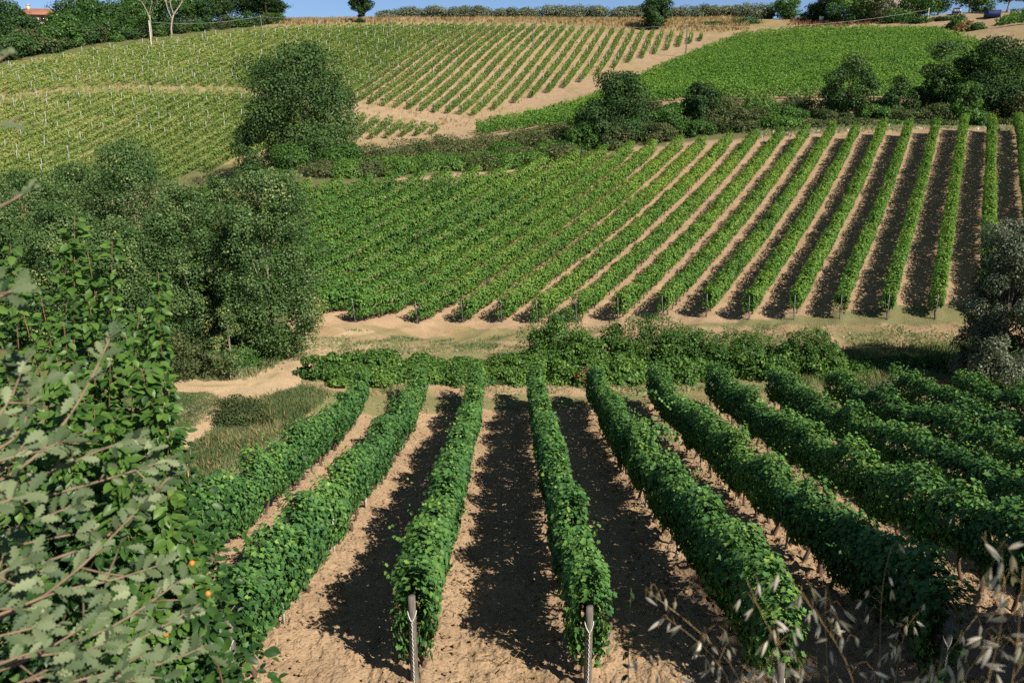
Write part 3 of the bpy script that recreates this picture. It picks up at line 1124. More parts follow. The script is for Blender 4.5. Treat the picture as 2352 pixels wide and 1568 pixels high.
def far_posts():
    rng = np.random.default_rng(41)
    vis = []
    for x, y, z, k in FAR_POSTS:
        u, v = proj(x, y, z + 1.5)
        if -10 < u < 1720 and rng.uniform() < .8:
            if v > 300 and 200 < u < 800:
                continue
            vis.append((y + rng.uniform(-15, 15), x, y, z))
    vis.sort()
    mb = MB()
    mb.box((0, 0, -.2), (.085, .085, 2.25))
    proto = mb.build("vineyard_post", M_STAKE)
    for i, (_, x, y, z) in enumerate(vis[:290]):
        o = proto if i == 0 else dup(proto)
        o.location = (x, y, z)
        o.rotation_euler = (rng.normal() * .03, rng.normal() * .04, 0)
        o.scale = (1, 1, rng.uniform(.82, 1.12))
        tag(o, "thin pale post standing in a vine row of the far hillside", "post", "pale posts on the far hillside")
    rest = vis[290:]
    mb = MB()
    for _, x, y, z in rest:
        mb.box((x, y, z - .2), (.09, .09, rng.uniform(1.85, 2.5)))
    if rest:
        tag(mb.build("vineyard_post_field", M_STAKE), "scatter of thin pale posts higher up the far hillside", "posts", kind="stuff")


far_posts()

# ---- upper right vineyard: rows along the contour, seen almost edge on
UR_TOP = np.array([(1040, 290), (1310, 236), (1500, 154), (1600, 112), (1700, 74), (1760, 68), (1850, 62), (2000, 60), (2150, 62), (2200, 74), (2260, 90), (2352, 140), (2600, 260)])
UR_BOT = np.array([(1040, 300), (1100, 312), (1310, 292), (1480, 255), (1700, 238), (2600, 232)])


def build_upper_right():
    rng = np.random.default_rng(51)
    rows = []
    for j, y0 in enumerate(np.arange(120, 232, 2.6)):
        xs = np.arange(-6, 128, .5)
        ys = y0 - .10 * (xs - 40)
        zs = h(xs, ys)
        ub, vb = proj(xs, ys, zs)
        ut, vt = proj(xs, ys, zs + 1.5)
        ok = (vb < np.interp(ub, UR_BOT[:, 0], UR_BOT[:, 1])) & (vt > np.interp(ut, UR_TOP[:, 0], UR_TOP[:, 1])) & (ub > 1040) & (ub < 2420)
        if ok.sum() < 8:
            continue
        i = np.where(ok)[0]
        sl = slice(i[0], i[-1] + 1)
        rows.append((xs[sl], ys[sl], zs[sl]))
    for j, (xs, ys, zs) in enumerate(rows):
        lab = f"{nth(j + 1)} row up from the scrub bank in the dense upper right vineyard"
        root = empty("vine_row", (xs[0], ys[0], zs[0]), lab, "vine row", "rows of the upper right vineyard")
        L = Leaves()
        canopy(L, xs, ys, zs, 95, .42, .4, 1.72, .24, 1200 + j, rng, tint0=.46 + rng.normal() * .06, shoots=1.2, rough=.5, topvar=.7)
        L.build("foliage", M_VINE_U, root, T_QUAD, 1.15)


build_upper_right()

# ------------------------------------------------------------------ trees and shrubs
def shape_r(env, t):
    if env == 'round':
        return np.sqrt(np.clip(1 - (2 * t - 1) ** 2, 0, 1)) * .95 + .05
    if env == 'dome':
        return np.sqrt(np.clip(1 - t ** 2.4, 0, 1))
    if env == 'poplar':
        return np.clip(np.minimum(1, .55 + 1.5 * t), 0, 1) * np.clip((1.02 - t) / .62, 0, 1) ** .7
    if env == 'egg':
        return np.clip(np.minimum(1, .62 + 1.3 * t), 0, 1) * np.clip(1 - t ** 3, 0, 1) ** .6
    if env == 'cone':
        return np.clip(1.02 - t, 0, 1) ** .8
    if env == 'flat':
        return np.sqrt(np.clip(1 - (1.25 * t - .6) ** 2 / .6, .05, 1))
    return np.ones_like(t)


def crown_leaves(L, c, H, W, D, zb, env, nl, lr, n, size, rng, tint=.45, flat=.75, up=.35, spread=.14, lobes_out=None, crisp=.62):
    """leaves on many small clumps spread through the crown; zb..H is its height above c"""
    t = rng.uniform(.03, .97, nl)
    a = rng.uniform(0, 2 * math.pi, nl)
    q = np.sqrt(rng.uniform(.08, 1, nl)) * .88 * shape_r(env, t)
    lx, ly, lz = c[0] + np.cos(a) * q * W / 2, c[1] + np.sin(a) * q * D / 2, c[2] + zb + t * (H - zb)
    R = lr * rng.uniform(.6, 1.35, nl) * np.clip(.55 + .6 * shape_r(env, t), .4, 1)
    w = R ** 2
    idx = rng.choice(nl, n, p=w / w.sum())
    d = rnd_dirs(n, rng)
    d[:, 2] = np.where(rng.uniform(size=n) < .3, np.abs(d[:, 2]), d[:, 2])
    rr = R[idx] * (crisp + (1.08 - crisp) * rng.uniform(size=n) ** .7)
    P = np.stack([lx[idx] + d[:, 0] * rr, ly[idx] + d[:, 1] * rr, lz[idx] + d[:, 2] * rr * flat], 1)
    P[:, 2] = np.maximum(P[:, 2], c[2] - .1)
    ax = np.stack([(P[:, 0] - c[0]) / W * 2, (P[:, 1] - c[1]) / D * 2, np.zeros(n)], 1)
    N = d * .6 + ax * .3 + np.array([0, 0, up]) + rng.normal(size=(n, 3)) * .45
    T = d * .4 + rng.normal(size=(n, 3)) * .6 + np.array([0, 0, -.4])
    lt = rng.normal(size=nl) * spread
    C = np.clip(tint + lt[idx] + rng.normal(size=n) * .13, 0, 1)
    L.add(P, N, T, size * rng.uniform(.65, 1.3, n), C)
    if lobes_out is not None:
        lobes_out += list(zip(lx, ly, lz))


def wood(c, H, r0, rng, lobes, nlimb=9, lean=(0, 0), frac=.8, sides=7):
    mb = MB()
    k = 8
    zz = np.linspace(-.25, H * frac, k)
    wx, wy = np.cumsum(rng.normal(size=k)) * H * .008, np.cumsum(rng.normal(size=k)) * H * .008
    wx -= wx[0]
    wy -= wy[0]
    P = np.stack([c[0] + wx + lean[0] * zz, c[1] + wy + lean[1] * zz, c[2] + zz], 1)
    R = r0 * (1 - .8 * np.linspace(0, 1, k) ** .9)
    R[0] *= 1.25
    mb.tube(P, R, sides)
    if lobes:
        for j in rng.choice(len(lobes), min(nlimb, len(lobes)), replace=False):
            q = np.array(lobes[j])
            zt = np.clip((q[2] - c[2]) * rng.uniform(.45, .75), H * .12, H * frac * .9)
            s = np.array([np.interp(zt, zz, P[:, 0]), np.interp(zt, zz, P[:, 1]), c[2] + zt])
            m = (s + q) / 2 + np.array([0, 0, -.05 * H * rng.uniform(0, 1)])
            rs = max(.015, np.interp(zt, zz, R) * .55)
            mb.tube(np.array([s, m, q]), [rs, rs * .65, rs * .25], 5)
    return mb


def tree(name, label, c, H, W, mat, n, size, seed, cat="tree", D=None, zb=.15, env='round', nl=40, lr=.17, tint=.45, bark=None, trunk_r=None, group=None, tmpl=T_QUAD, wr=1.1, flat=.75, up=.35, spread=.14, nlimb=9, lean=(0, 0), crisp=.62, frac=.8):
    rng = np.random.default_rng(seed)
    D = D or W
    root = empty(name, c, label, cat, group)
    L = Leaves()
    lob = []
    cc = (c[0] + lean[0] * H * .6, c[1] + lean[1] * H * .6, c[2])
    crown_leaves(L, cc, H, W, D, zb * H, env, nl, lr * W, n, size, rng, tint, flat, up, spread, lob, crisp)
    L.build("crown" if cat == "tree" else "foliage", mat, root, tmpl, wr)
    mb = wood(c, H, trunk_r or H * .022, rng, lob, nlimb, lean, frac)
    mb.build("trunk" if cat == "tree" else "stem", bark or M_BARK, root, smooth=True)
    return root


def at(u, Y):
    rx, _ = ray(u, 700)
    # the pixel column depends a little on v: solve on the ground
    x = float(rx * Y)
    for _ in range(4):
        z = hs(x, Y)
        uu, _v = proj(x, Y, z)
        x += (u - float(uu)) / FPX * Y
    return (x, Y, hs(x, Y))


def height_to(c, vtop):
    _, rz = ray(c[0] / c[1] * FPX + CU, vtop)
    return float(rz * c[1] - c[2])


def m_of(px, Y):
    return px / FPX * Y


def pix_tree(name, label, u, vtop, Y, wpx, mat, n, size, seed, **kw):
    c = at(u, Y)
    return tree(name, label, c, height_to(c, vtop), m_of(wpx, Y), mat, n, size, seed, **kw)


# poplar thicket on the left
POPLARS = [
    (345, 318, 47, 270, "tallest poplar with white glinting leaves, in the middle of the left thicket"),
    (640, 388, 42.5, 236, "rightmost poplar of the thicket, standing beside the sandy track"),
    (537, 402, 46, 150, "slim young poplar between the tallest and the rightmost poplar"),
    (110, 398, 48, 270, "broad poplar at the left end of the thicket, behind the plum shoots"),
    (225, 372, 52, 230, "poplar standing behind the tallest one, below the far hillside"),
    (455, 428, 44, 220, "lower poplar with bare pale branches, in front of the tallest poplar"),
    (300, 500, 42, 210, "short poplar at the front of the thicket, behind the tall reddish plum shoots"),
    (10, 440, 45, 240, "poplar at the left border behind the plum bush"),
    (180, 470, 43, 220, "poplar in front of the broad left one, its foot hidden by the plum bush"),
]
for i, (u, vt, Y, w, lab) in enumerate(POPLARS):
    pix_tree("poplar_tree", lab, u, vt, Y, w * 1.15, M_POPLAR, 64000 if w > 150 else 30000, .1, 3000 + i, zb=.03, env='round' if u == 640 else ('egg' if w > 185 else 'poplar'), nl=260, lr=.095, crisp=.5, tint=.5, bark=M_PALEBARK, trunk_r=.13, group="poplars of the left thicket", flat=.95, up=.25, nlimb=22, spread=.17, frac=.86)
pix_tree("sapling", "small yellowing poplar sapling in front of the thicket by the track", 530, 700, 39, 90, M_POPLAR, 3500, .09, 3050, zb=.1, env='poplar', nl=40, lr=.16, tint=.75, bark=M_PALEBARK, trunk_r=.04)
for i, (u, vt, Y, w, m, tt, lab) in enumerate([
        (430, 770, 39.5, 130, M_SCRUB, .6, "brownish broom bush under the poplars, left one beside the track"),
        (560, 805, 41, 90, M_GREEN, .35, "low green bush at the foot of the rightmost poplar"),
        (618, 790, 42.5, 70, M_GREEN, .4, "leafy shrub beneath the rightmost poplar, beside the sandy headland"),
        (380, 790, 40.5, 110, M_GREEN, .3, "dark green bush under the poplars behind the plum shoots")]):
    pix_tree("bush", lab, u, vt, Y, w, m, 5000, .1, 3100 + i, cat="bush", zb=0, env='dome', nl=40, lr=.17, tint=tt, trunk_r=.04, frac=.5)

for i, (u, vt, Y, w, m, lab) in enumerate([(575, 405, 96, 110, M_SCRUB, "brownish bush on the open slope behind the slim young poplar"), (640, 398, 100, 90, M_GREEN, "green bush behind the rightmost poplar at the edge of the middle vines"), (480, 432, 92, 120, M_GREEN, "green bush on the slope right behind the tallest poplar")]):
    pix_tree("bush", lab, u, vt, Y, w, m, 6000, .17, 3150 + i, cat="bush", zb=0, env='dome', nl=50, lr=.14, tint=.45, trunk_r=.05, frac=.5)

# big tree in the left middle distance and the growth at its foot
tree("oak_tree", "big round dark green tree standing alone before the far hillside", at(700, 116), height_to(at(700, 116), 106), m_of(262, 116), M_DARK, 42000, .26, 3200, zb=.12, nl=95, lr=.15, tint=.62, trunk_r=.3, nlimb=16, spread=.16, bark=M_PALEBARK)
for i, (u, vt, Y, w, m, tt, lab) in enumerate([
        (600, 262, 113, 110, M_DARK, .6, "smaller tree leaning out at the left foot of the big round tree"),
        (760, 300, 107, 150, M_DARK, .7, "bushy tree covered with ivy at the right foot of the big round tree"),
        (690, 335, 106, 130, M_GREEN, .4, "bright green ivy mound below the big round tree"),
        (790, 335, 104, 130, M_GREEN, .35, "green mound beside the middle vineyard, right of the ivy mound")]):
    pix_tree("shrub" if i > 1 else "small_tree", lab, u, vt, Y, w, m, 11000, .22, 3210 + i, cat="shrub" if i > 1 else "tree", zb=.05, env='dome', nl=50, lr=.16, tint=tt, trunk_r=.1, frac=.6)
# hedge mounds between the middle vineyard and the far hillside
HM = [(860, 338, 108, 130), (950, 322, 110, 140), (1040, 330, 108, 130), (1020, 312, 117, 110), (1120, 318, 110, 150), (1210, 308, 109, 140), (900, 365, 101, 130), (1000, 362, 101, 140), (1110, 358, 101, 140), (1200, 345, 102, 130), (1290, 330, 102, 120), (1300, 298, 110, 130), (840, 372, 102, 110), (1165, 330, 105, 110), (930, 345, 105, 120)]
HM += [(740 + 62 * q, 376 - 2.5 * q - (12 if q > 8 else 0), 98.5, 105) for q in range(10)]
HM.sort(key=lambda q: q[0])
for i, (u, vt, Y, w) in enumerate(HM):
    rng = np.random.default_rng(i + 50)
    m = [M_SCRUB, M_GREEN, M_GREEN, M_SCRUB][i % 4]
    kind = "olive green" if m is M_SCRUB else "leafy green"
    lab = f"{kind} mound of the overgrown hedge above the middle vines, {nth(i + 1)} from the left"
    pix_tree("hedge_bush", lab, u, vt, Y, w * 1.1, m, 7000, .18, 3300 + i, cat="bush", zb=0, env='dome', nl=60, lr=.13, tint=.5 + .2 * rng.uniform(), trunk_r=.06, frac=.5, group="hedge mounds above the middle vineyard")

# scrub bank on the right: bushes and trees
SB = []
for i in range(36):
    rr = random.Random(i)
    u = 1330 + i * 30 + rr.uniform(-12, 12)
    row = i % 3
    SB.append((u, [282, 252, 226][row] + rr.uniform(-10, 10) - (18 if u > 2050 and row == 2 else 0), [100.5, 106, 112][row], 95 + rr.uniform(-15, 30), row))
for i, (u, vt, Y, w, row) in enumerate(SB):
    m = [M_GREEN, M_SCRUB, M_SCRUB, M_GREEN, M_SCRUB][(i * 2 + row) % 5]
    kind = "brownish" if m is M_SCRUB else "dark green"
    place = ["low on", "halfway up", "at the top of"][row]
    lab = f"{kind} scrub bush {place} the scrub bank, {nth(i + 1)} from the left"
    pix_tree("scrub_bush", lab, u, vt, Y, w, m, 5200, .19, 3400 + i, cat="bush", zb=0, env='dome', nl=46, lr=.13, tint=.3 + .28 * random.Random(i + 9).uniform(0, 1), trunk_r=.05, frac=.5, group="scrub bushes on the bank")
for i, (u, vt, Y, w, n, m, tt, zb, lab) in enumerate([
        (1415, 168, 103, 150, 20000, M_DARK, .42, .05, "dense very dark tree on the bank beside the top of the sandy far track"),
        (1375, 232, 101.5, 110, 8000, M_DARK, .4, .02, "dark bushy growth at the left foot of the dense dark tree"),
        (1612, 195, 106, 90, 9000, M_DARK, .5, .1, "small dark oak on the scrub bank right of the dense dark tree"),
        (1945, 134, 106, 120, 11000, M_DARK, .62, .12, "round oak with gaps in its crown in the middle of the scrub bank"),
        (2065, 178, 108, 80, 5000, M_DARK, .55, .08, "small tree right of the round gappy oak on the scrub bank"),
        (2155, 98, 109, 95, 7500, M_DARK, .68, .25, "thin open tree with pale stem on the bank, left of the broad dark tree"),
        (2275, 94, 106, 165, 20000, M_DARK, .38, .12, "broad dark oak on the bank near the right border"),
        (2215, 190, 99.5, 75, 7000, M_GREEN, .42, .05, "narrow ivy green tree at the foot of the broad dark oak"),
        (2352, 215, 102, 90, 5000, M_SCRUB, .6, .05, "brown scrubby tree cut by the right border behind the middle vines")]):
    pix_tree("dark_tree" if m is M_DARK else "small_tree", lab, u, vt, Y, w, m, n, .2, 3500 + i, zb=zb, env='round' if zb > .08 else 'dome', nl=70 if n > 12000 else 34, lr=.15 if n > 12000 else .17, tint=tt, trunk_r=.16, spread=.15, nlimb=12)

# valley: bramble hedge, mounds
VB = [(755, 805, 39.5, 110, .4), (830, 803, 40, 150, .45), (920, 812, 40, 140, .5), (1010, 818, 40, 130, .48), (1095, 812, 40, 150, .5), (1190, 800, 40, 150, .45), (1275, 722, 40.5, 175, .5), (1340, 790, 39.5, 120, .5), (1420, 780, 40, 120, .5), (1490, 735, 40.5, 190, .45), (1590, 765, 40.5, 150, .45), (1700, 770, 40.5, 160, .52), (1600, 820, 39, 150, .5), (1760, 815, 39.2, 120, .45), (1855, 765, 39.5, 130, .55), (1940, 825, 40, 120, .42), (2020, 830, 40.5, 130, .4), (2110, 822, 40.5, 140, .35), (2200, 815, 40, 130, .3), (1240, 815, 38.8, 150, .55), (1450, 825, 38.8, 130, .55), (2290, 800, 41, 130, .25), (1380, 832, 38.6, 110, .5), (1150, 832, 38.7, 120, .55), (1050, 836, 38.8, 120, .5), (950, 836, 38.8, 130, .52), (860, 832, 38.8, 130, .5), (780, 838, 38.6, 100, .5)]
VB.sort(key=lambda q: q[0])
for i, (u, vt, Y, w, tt) in enumerate(VB):
    tall = vt < 775
    lab = f"{'tall loose' if tall else 'low leafy'} bramble mound between the two vineyards, {nth(i + 1)} from the left"
    rng = np.random.default_rng(i)
    c = at(u, Y)
    H, W = height_to(c, vt + (9 if u < 1160 else 0)), m_of(w, Y) * 1.12
    root = empty("bramble_bush", c, lab, "bush", "bramble hedge between the two vineyards")
    L = Leaves()
    if tall:
        for q in range(6):
            f = [1, .8, .7, .75, .5, .45][q]
            crown_leaves(L, (c[0] + (rng.uniform(-.42, .42) * W if q else 0), c[1] + rng.uniform(-.3, .3) * W * .6, c[2]), H * f * rng.uniform(.85, 1.05), W * rng.uniform(.4, .65), W * .5, 0, 'dome', 34, W * .085, 2300, .1, rng, tt + rng.normal() * .06, .95, .4, .15, None, .4)
    else:
        for q in range(4):
            crown_leaves(L, (c[0] + rng.uniform(-.35, .35) * W, c[1] + rng.uniform(-.25, .25), c[2]), H * rng.uniform(.65, 1.08), W * rng.uniform(.5, .8), 1.7, 0, 'dome', 34, W * .08, 2000, .1, rng, tt + .08 + rng.normal() * .05, .8, .4, .14)
    if tall:       # wispy twigs with small leaves standing out of the top
        crown_leaves(L, (c[0], c[1], c[2] + H * .35), H * .75, W * 1.15, W * .8, 0, 'dome', 220, W * .04, 3600, .065, rng, .42, 1.2, .3, .1)
    L.build("foliage", M_GREEN, root, T_WIDE)
    wood(c, H, .03, rng, None, frac=.7).build("stem", M_BARK, root, smooth=True)
pix_tree("bush", "small round dense bush in the weeds beside the lower track", 550, 918, 33, 150, M_SCRUB, 9000, .07, 3600, cat="bush", zb=0, env='dome', nl=80, lr=.11, tint=.35, trunk_r=.03, frac=.5)
pix_tree("dead_bush", "dried brown bush at the foot of the bramble hedge", 1345, 845, 38.1, 50, M_RUST, 1300, .09, 3601, cat="bush", zb=0, env='dome', nl=30, lr=.15, tint=.7, trunk_r=.02, frac=.5)
# grey-green willowy tree at the right border
for i, (u, vt, Y, w, n, lab) in enumerate([(2290, 498, 36.5, 215, 52000, "grey green willow-like tree at the right border, shading the middle rows"),
                                           (2400, 520, 37.5, 200, 26000, "second grey willow-like tree, mostly cut off by the right border"),
                                           (2235, 640, 37.2, 120, 15000, "lower grey green shrub on the left side of the willow-like tree")]):
    pix_tree("willow_tree", lab, u, vt, Y, w, M_WILLOW, n, .12, 3700 + i, zb=.04, env='round' if i < 2 else 'dome', nl=120, lr=.115, tint=.5, trunk_r=.16, wr=.62, flat=1.0, spread=.13, nlimb=18)
pix_tree("bush", "dark bush under the willow-like tree at the right border", 2290, 770, 37, 170, M_GREEN, 9000, .11, 3710, cat="bush", zb=0, env='dome', nl=70, lr=.12, tint=.25, trunk_r=.04, frac=.5)

# treeline on the upper left
TL = [(-30, -10, 205, 120, 0), (20, 6, 222, 95, 1), (60, 32, 214, 80, 1), (15, 70, 203, 90, 1), (75, 75, 208, 85, 2), (130, 58, 214, 95, 0), (170, 30, 226, 90, 0), (185, -25, 240, 95, 1), (225, 8, 230, 90, 0),
      (265, 22, 229, 70, 1), (300, 0, 238, 90, 0), (255, 55, 223, 80, 0), (335, -35, 246, 90, 0), (385, -10, 248, 95, 0), (430, -25, 252, 90, 0), (475, -20, 254, 95, 1), (520, -35, 256, 100, 1),
      (562, -40, 258, 95, 1), (600, -20, 258, 85, 1), (625, 5, 258, 55, 1), (115, 85, 209, 80, 0), (205, 72, 217, 75, 1), (310, 45, 233, 75, 0), (45, 112, 201, 75, 1), (0, 118, 198, 70, 1), (160, 80, 214, 70, 0)]
TL.sort(key=lambda q: q[0])
for i, (u, vt, Y, w, kind) in enumerate(TL):
    m = [M_GREEN, M_DARK, M_SCRUB][kind]
    nm = ["green broadleaf", "dark", "grey green"][kind]
    lab = f"{nm} tree in the wood above the far left slope, {nth(i + 1)} from the left"
    edge = float(np.interp(u, FUP_TOP[:, 0], FUP_TOP[:, 1])) - 5
    back = max(0, 60 - vt) * .22
    q = ground_hit(u, edge)
    c = at(u, q[1] + 2.0 + back)
    H = height_to(c, vt)
    tree("woodland_tree", lab, c, max(H, 4), m_of(w, Y) * 1.12, m, 6500, .42, 3800 + i, zb=.06 if u < 420 else .2, env='round', nl=48, lr=.16, tint=[.22, .5, .5][kind], trunk_r=.25, group="wood above the far left slope", spread=.17)
for i, (u, vt, Y, w, lab) in enumerate([(228, 64, 216, 28, "slender pale feathery poplar at the edge of the dark wood")]):
    pix_tree("slender_poplar", lab, u, vt, Y, w, M_SCRUB, 2200, .3, 3900 + i, zb=.05, env='poplar', nl=30, lr=.25, tint=.85, trunk_r=.1)


def bare_tree(u, vb, Y, H, seed, lab, yellow):
    rng = np.random.default_rng(seed)
    c = at(u, Y)
    root = empty("bare_tree", c, lab, "tree", "pale half bare trees")
    mb = MB()

    def br(p, d, ln, r, depth):
        n = 5
        pts = [np.array(p, float)]
        d = np.array(d, float)
        for _ in range(n):
            d = d + rng.normal(size=3) * .09
            d /= np.linalg.norm(d)
            pts.append(pts[-1] + d * ln / n)
        mb.tube(np.array(pts), np.linspace(r, r * .55, n + 1), 6 if depth < 2 else 4)
        ends.append(pts[-1])
        if depth < 4:
            for k in range(3 if depth else 3):
                nd = d + rng.normal(size=3) * .42 + np.array([0, 0, .15])
                br(pts[-1 - (k == 2)], nd / np.linalg.norm(nd), ln * rng.uniform(.55, .8), r * .55, depth + 1)
    ends = []
    br((c[0], c[1], c[2] - .3), (rng.normal() * .05, 0, 1), H * .36, .28, 0)
    mb.build("trunk", M_PALEBARK, root, smooth=True)
    E = np.array(ends)[8:]
    idx = rng.integers(0, len(E), 1500)
    L = Leaves()
    L.add(E[idx] + rng.normal(size=(1500, 3)) * .45, rnd_dirs(1500, rng), rnd_dirs(1500, rng), .28 * rng.uniform(.6, 1.2, 1500), np.clip(.75 + yellow + rng.normal(size=1500) * .15, 0, 1))
    L.build("crown", M_VINE_F, root, T_QUAD)


bare_tree(348, 110, ground_hit(348, 93)[1], 17, 71, "pale half bare tree with a thick leaning trunk, left of the two", -.1)
bare_tree(395, 95, ground_hit(395, 85)[1], 16, 78, "pale half bare tree with some yellow leaves, right of the two", .15)

for i in range(22):
    rr = random.Random(i + 300)
    u = -10 + i * 31 + rr.uniform(-8, 8)
    q = ground_hit(u, float(np.interp(u, FUP_TOP[:, 0], FUP_TOP[:, 1])) - 2)
    c = at(u, q[1] + 1.0)
    m = [M_GREEN, M_DARK, M_SCRUB][i % 3]
    tree("edge_bush", f"{['green', 'dark', 'olive'][i % 3]} undergrowth bush along the edge of the far left field, {nth(i + 1)} from the left", c, rr.uniform(1.8, 3.4), m_of(rr.uniform(44, 66), q[1]), m, 1500, .34, 3950 + i, cat="bush", zb=0, env='dome', nl=24, lr=.16, tint=rr.uniform(.2, .5), trunk_r=.05, frac=.5, group="undergrowth along the far left field")

# lone trees and olives on the skyline
pix_tree("lone_tree", "single tree with an ivy clad stem alone on the skyline", 832, -12, 250, 48, M_DARK, 5200, .36, 4000, zb=.42, env='round', nl=34, lr=.19, tint=.45, trunk_r=.28)
c0 = at(832, 250)
_rng = np.random.default_rng(4001)
iv = empty("ivy", c0, "ivy wrapped round the stem of the single skyline tree", "ivy")
_L = Leaves()
crown_leaves(_L, c0, 5.2, 2.6, 2.6, 0, 'poplar', 22, .6, 1600, .34, _rng, .45)
_L.build("foliage", M_DARK, iv, T_QUAD)
pix_tree("dark_oak", "tall dark oak standing in front of the olive row", 1505, -8, 246, 68, M_DARK, 10000, .38, 4002, zb=.05, env='round', nl=52, lr=.16, tint=.5, trunk_r=.35)
OL = [(895, 30, 46), (945, 22, 46), (1003, 22, 50), (1058, 20, 48), (1105, 22, 46), (1150, 24, 44), (1190, 26, 44), (1218, 24, 44), (1268, 21, 50), (1318, 20, 50), (1368, 20, 50), (1425, 23, 46), (1463, 20, 44), (1556, 21, 48), (1608, 19, 50), (1650, 19, 46), (1680, 20, 44), (1735, 17, 58)]
for i, (u, vt, w) in enumerate(OL):
    Y = 275 if i < 17 else 266
    c = at(u, Y)
    tree("olive_tree", f"grey green rounded olive tree on the skyline, {nth(i + 1)} from the left", c, height_to(c, vt), m_of(w, Y) * 1.4, M_OLIVE, 4600, .36, 4100 + i, zb=.12, env='round', nl=40, lr=.17, tint=.42, trunk_r=.22, group="olive trees along the skyline", spread=.12, crisp=.5)
for i, (u, vt, Y, w, m, tt, n, zb, lab) in enumerate([
        (1805, -2, 262, 58, M_GREEN, .3, 6000, .08, "rounded green tree on the skyline right of the olive row"),
        (1765, 22, 266, 26, M_DARK, .5, 2000, .05, "narrow dark cypress-like bush between the olives and the rounded green tree"),
        (1872, 12, 250, 55, M_DARK, .35, 4500, .05, "low dark pine left of the big trees by the stone house"),
        (1905, -15, 246, 70, M_DARK, .5, 6500, .05, "dark pine in front of the stone house, left of the tallest tree"),
        (1952, -40, 238, 90, M_GREEN, .2, 8500, .03, "tall green tree reaching down to the vines left of the stone house"),
        (2010, -15, 236, 60, M_SCRUB, .4, 3800, .05, "grey green tree right before the stone house"),
        (2060, 28, 230, 70, M_GREEN, .28, 4000, .0, "bushes at the foot of the stone house above the vines"),
        (2105, -8, 236, 85, M_GREEN, .3, 6500, .12, "spreading green tree left of the parked car"),
        (2152, -20, 240, 70, M_DARK, .55, 5000, .3, "dark tree behind the parked car"),
        (2225, -20, 240, 60, M_DARK, .6, 3600, .45, "pine behind the parked car with bare lower trunk"),
        (2252, -4, 244, 40, M_GREEN, .3, 2600, .1, "green tree between the parked car and the blue container"),
        (2312, -45, 222, 85, M_DARK, .4, 6000, .48, "umbrella pine with a bare trunk behind the blue container"),
        (2355, -40, 225, 60, M_DARK, .4, 3500, .45, "pine at the upper right corner"),
        (2110, 48, 224, 60, M_GREEN, .25, 3000, 0, "low green bushes beside the right utility pole"),
        (2165, 44, 222, 36, M_SCRUB, .4, 1500, 0, "scrubby bush on the earth bank under the parked car"),
        (2196, 36, 212, 40, M_GREEN, .3, 1800, 0, "green shrub on the earth bank right of the utility pole"),
        (2216, 50, 206, 42, M_DRY, .5, 1600, 0, "tuft of tall dry grass on the earth bank"),
        (2243, 56, 204, 34, M_GREEN, .25, 1400, 0, "small green shrub beside the earth road"),
        (1638, 56, 250, 42, M_GREEN, .25, 1500, 0, "round green bush in the dry grass bank"),
        (1712, 52, 252, 60, M_GREEN, .2, 2200, 0, "dark bushes at the right end of the dry grass bank"),
        (300, 85, 226, 130, M_GREEN, .25, 5000, 0, "green thicket at the foot of the half bare trees"),
        (430, 72, 240, 120, M_SCRUB, .45, 4000, 0, "olive green thicket right of the half bare trees"),
        (560, 56, 252, 90, M_SCRUB, .4, 3000, 0, "low thicket at the edge of the far left field"),
        (630, 34, 256, 40, M_DARK, .5, 1800, 0, "dark bush below the pine at the end of the wood")]):
    bush = zb < .04 and lab.split()[0] not in ("tall",)
    pix_tree("shrub" if bush else "skyline_tree", lab, u, vt, Y, w * 1.1, m, n, .36, 4200 + i, cat="bush" if bush else "tree", zb=zb, env='dome' if bush else 'round', nl=40, lr=.16, tint=tt, trunk_r=.1 if bush else .24, bark=M_PALEBARK if zb > .4 else M_BARK, spread=.15, frac=.5 if bush else .8)


def pine_arm():
    """pine whose flat boughs reach out over the sky at the end of the wood"""
    rng = np.random.default_rng(81)
    c = at(612, 259)
    H = height_to(c, -55)
    root = empty("pine_tree", c, "dark pine at the end of the wood with flat boughs reaching to the right", "tree")
    mb = MB()
    mb.tube(np.array([(c[0], c[1], c[2] - .3), (c[0] + .2, c[1], c[2] + H * .5), (c[0], c[1], c[2] + H)]), [.35, .28, .12], 8)
    L = Leaves()
    for vt, ln in ((14, 6.0), (6, 5.0), (24, 4.0), (-8, 5.5)):
        zt = height_to(c, vt)
        e = np.array([c[0] + ln, c[1] - 1, c[2] + zt - .3])
        s = np.array([c[0], c[1], c[2] + zt + .4])
        mb.tube(np.array([s, (s + e) / 2 + np.array([0, 0, .25]), e]), [.12, .08, .04], 5)
        for f in np.linspace(.45, 1.05, 6):
            q = s + (e - s) * f + rng.normal(size=3) * .2
            n = 130
            L.add(q + rng.normal(size=(n, 3)) * np.array([.6, .6, .22]), rng.normal(size=(n, 3)) * .5 + np.array([0, 0, .6]), rnd_dirs(n, rng), .3 * rng.uniform(.7, 1.2, n), np.clip(.4 + rng.normal(size=n) * .15, 0, 1))
    crown_leaves(L, (c[0] - 1, c[1], c[2]), H, 7, 7, H * .25, 'round', 40, 1.2, 5000, .34, rng, .4)
    L.build("crown", M_DARK, root, T_QUAD)
    mb.build("trunk", M_BARK, root, smooth=True)


pine_arm()

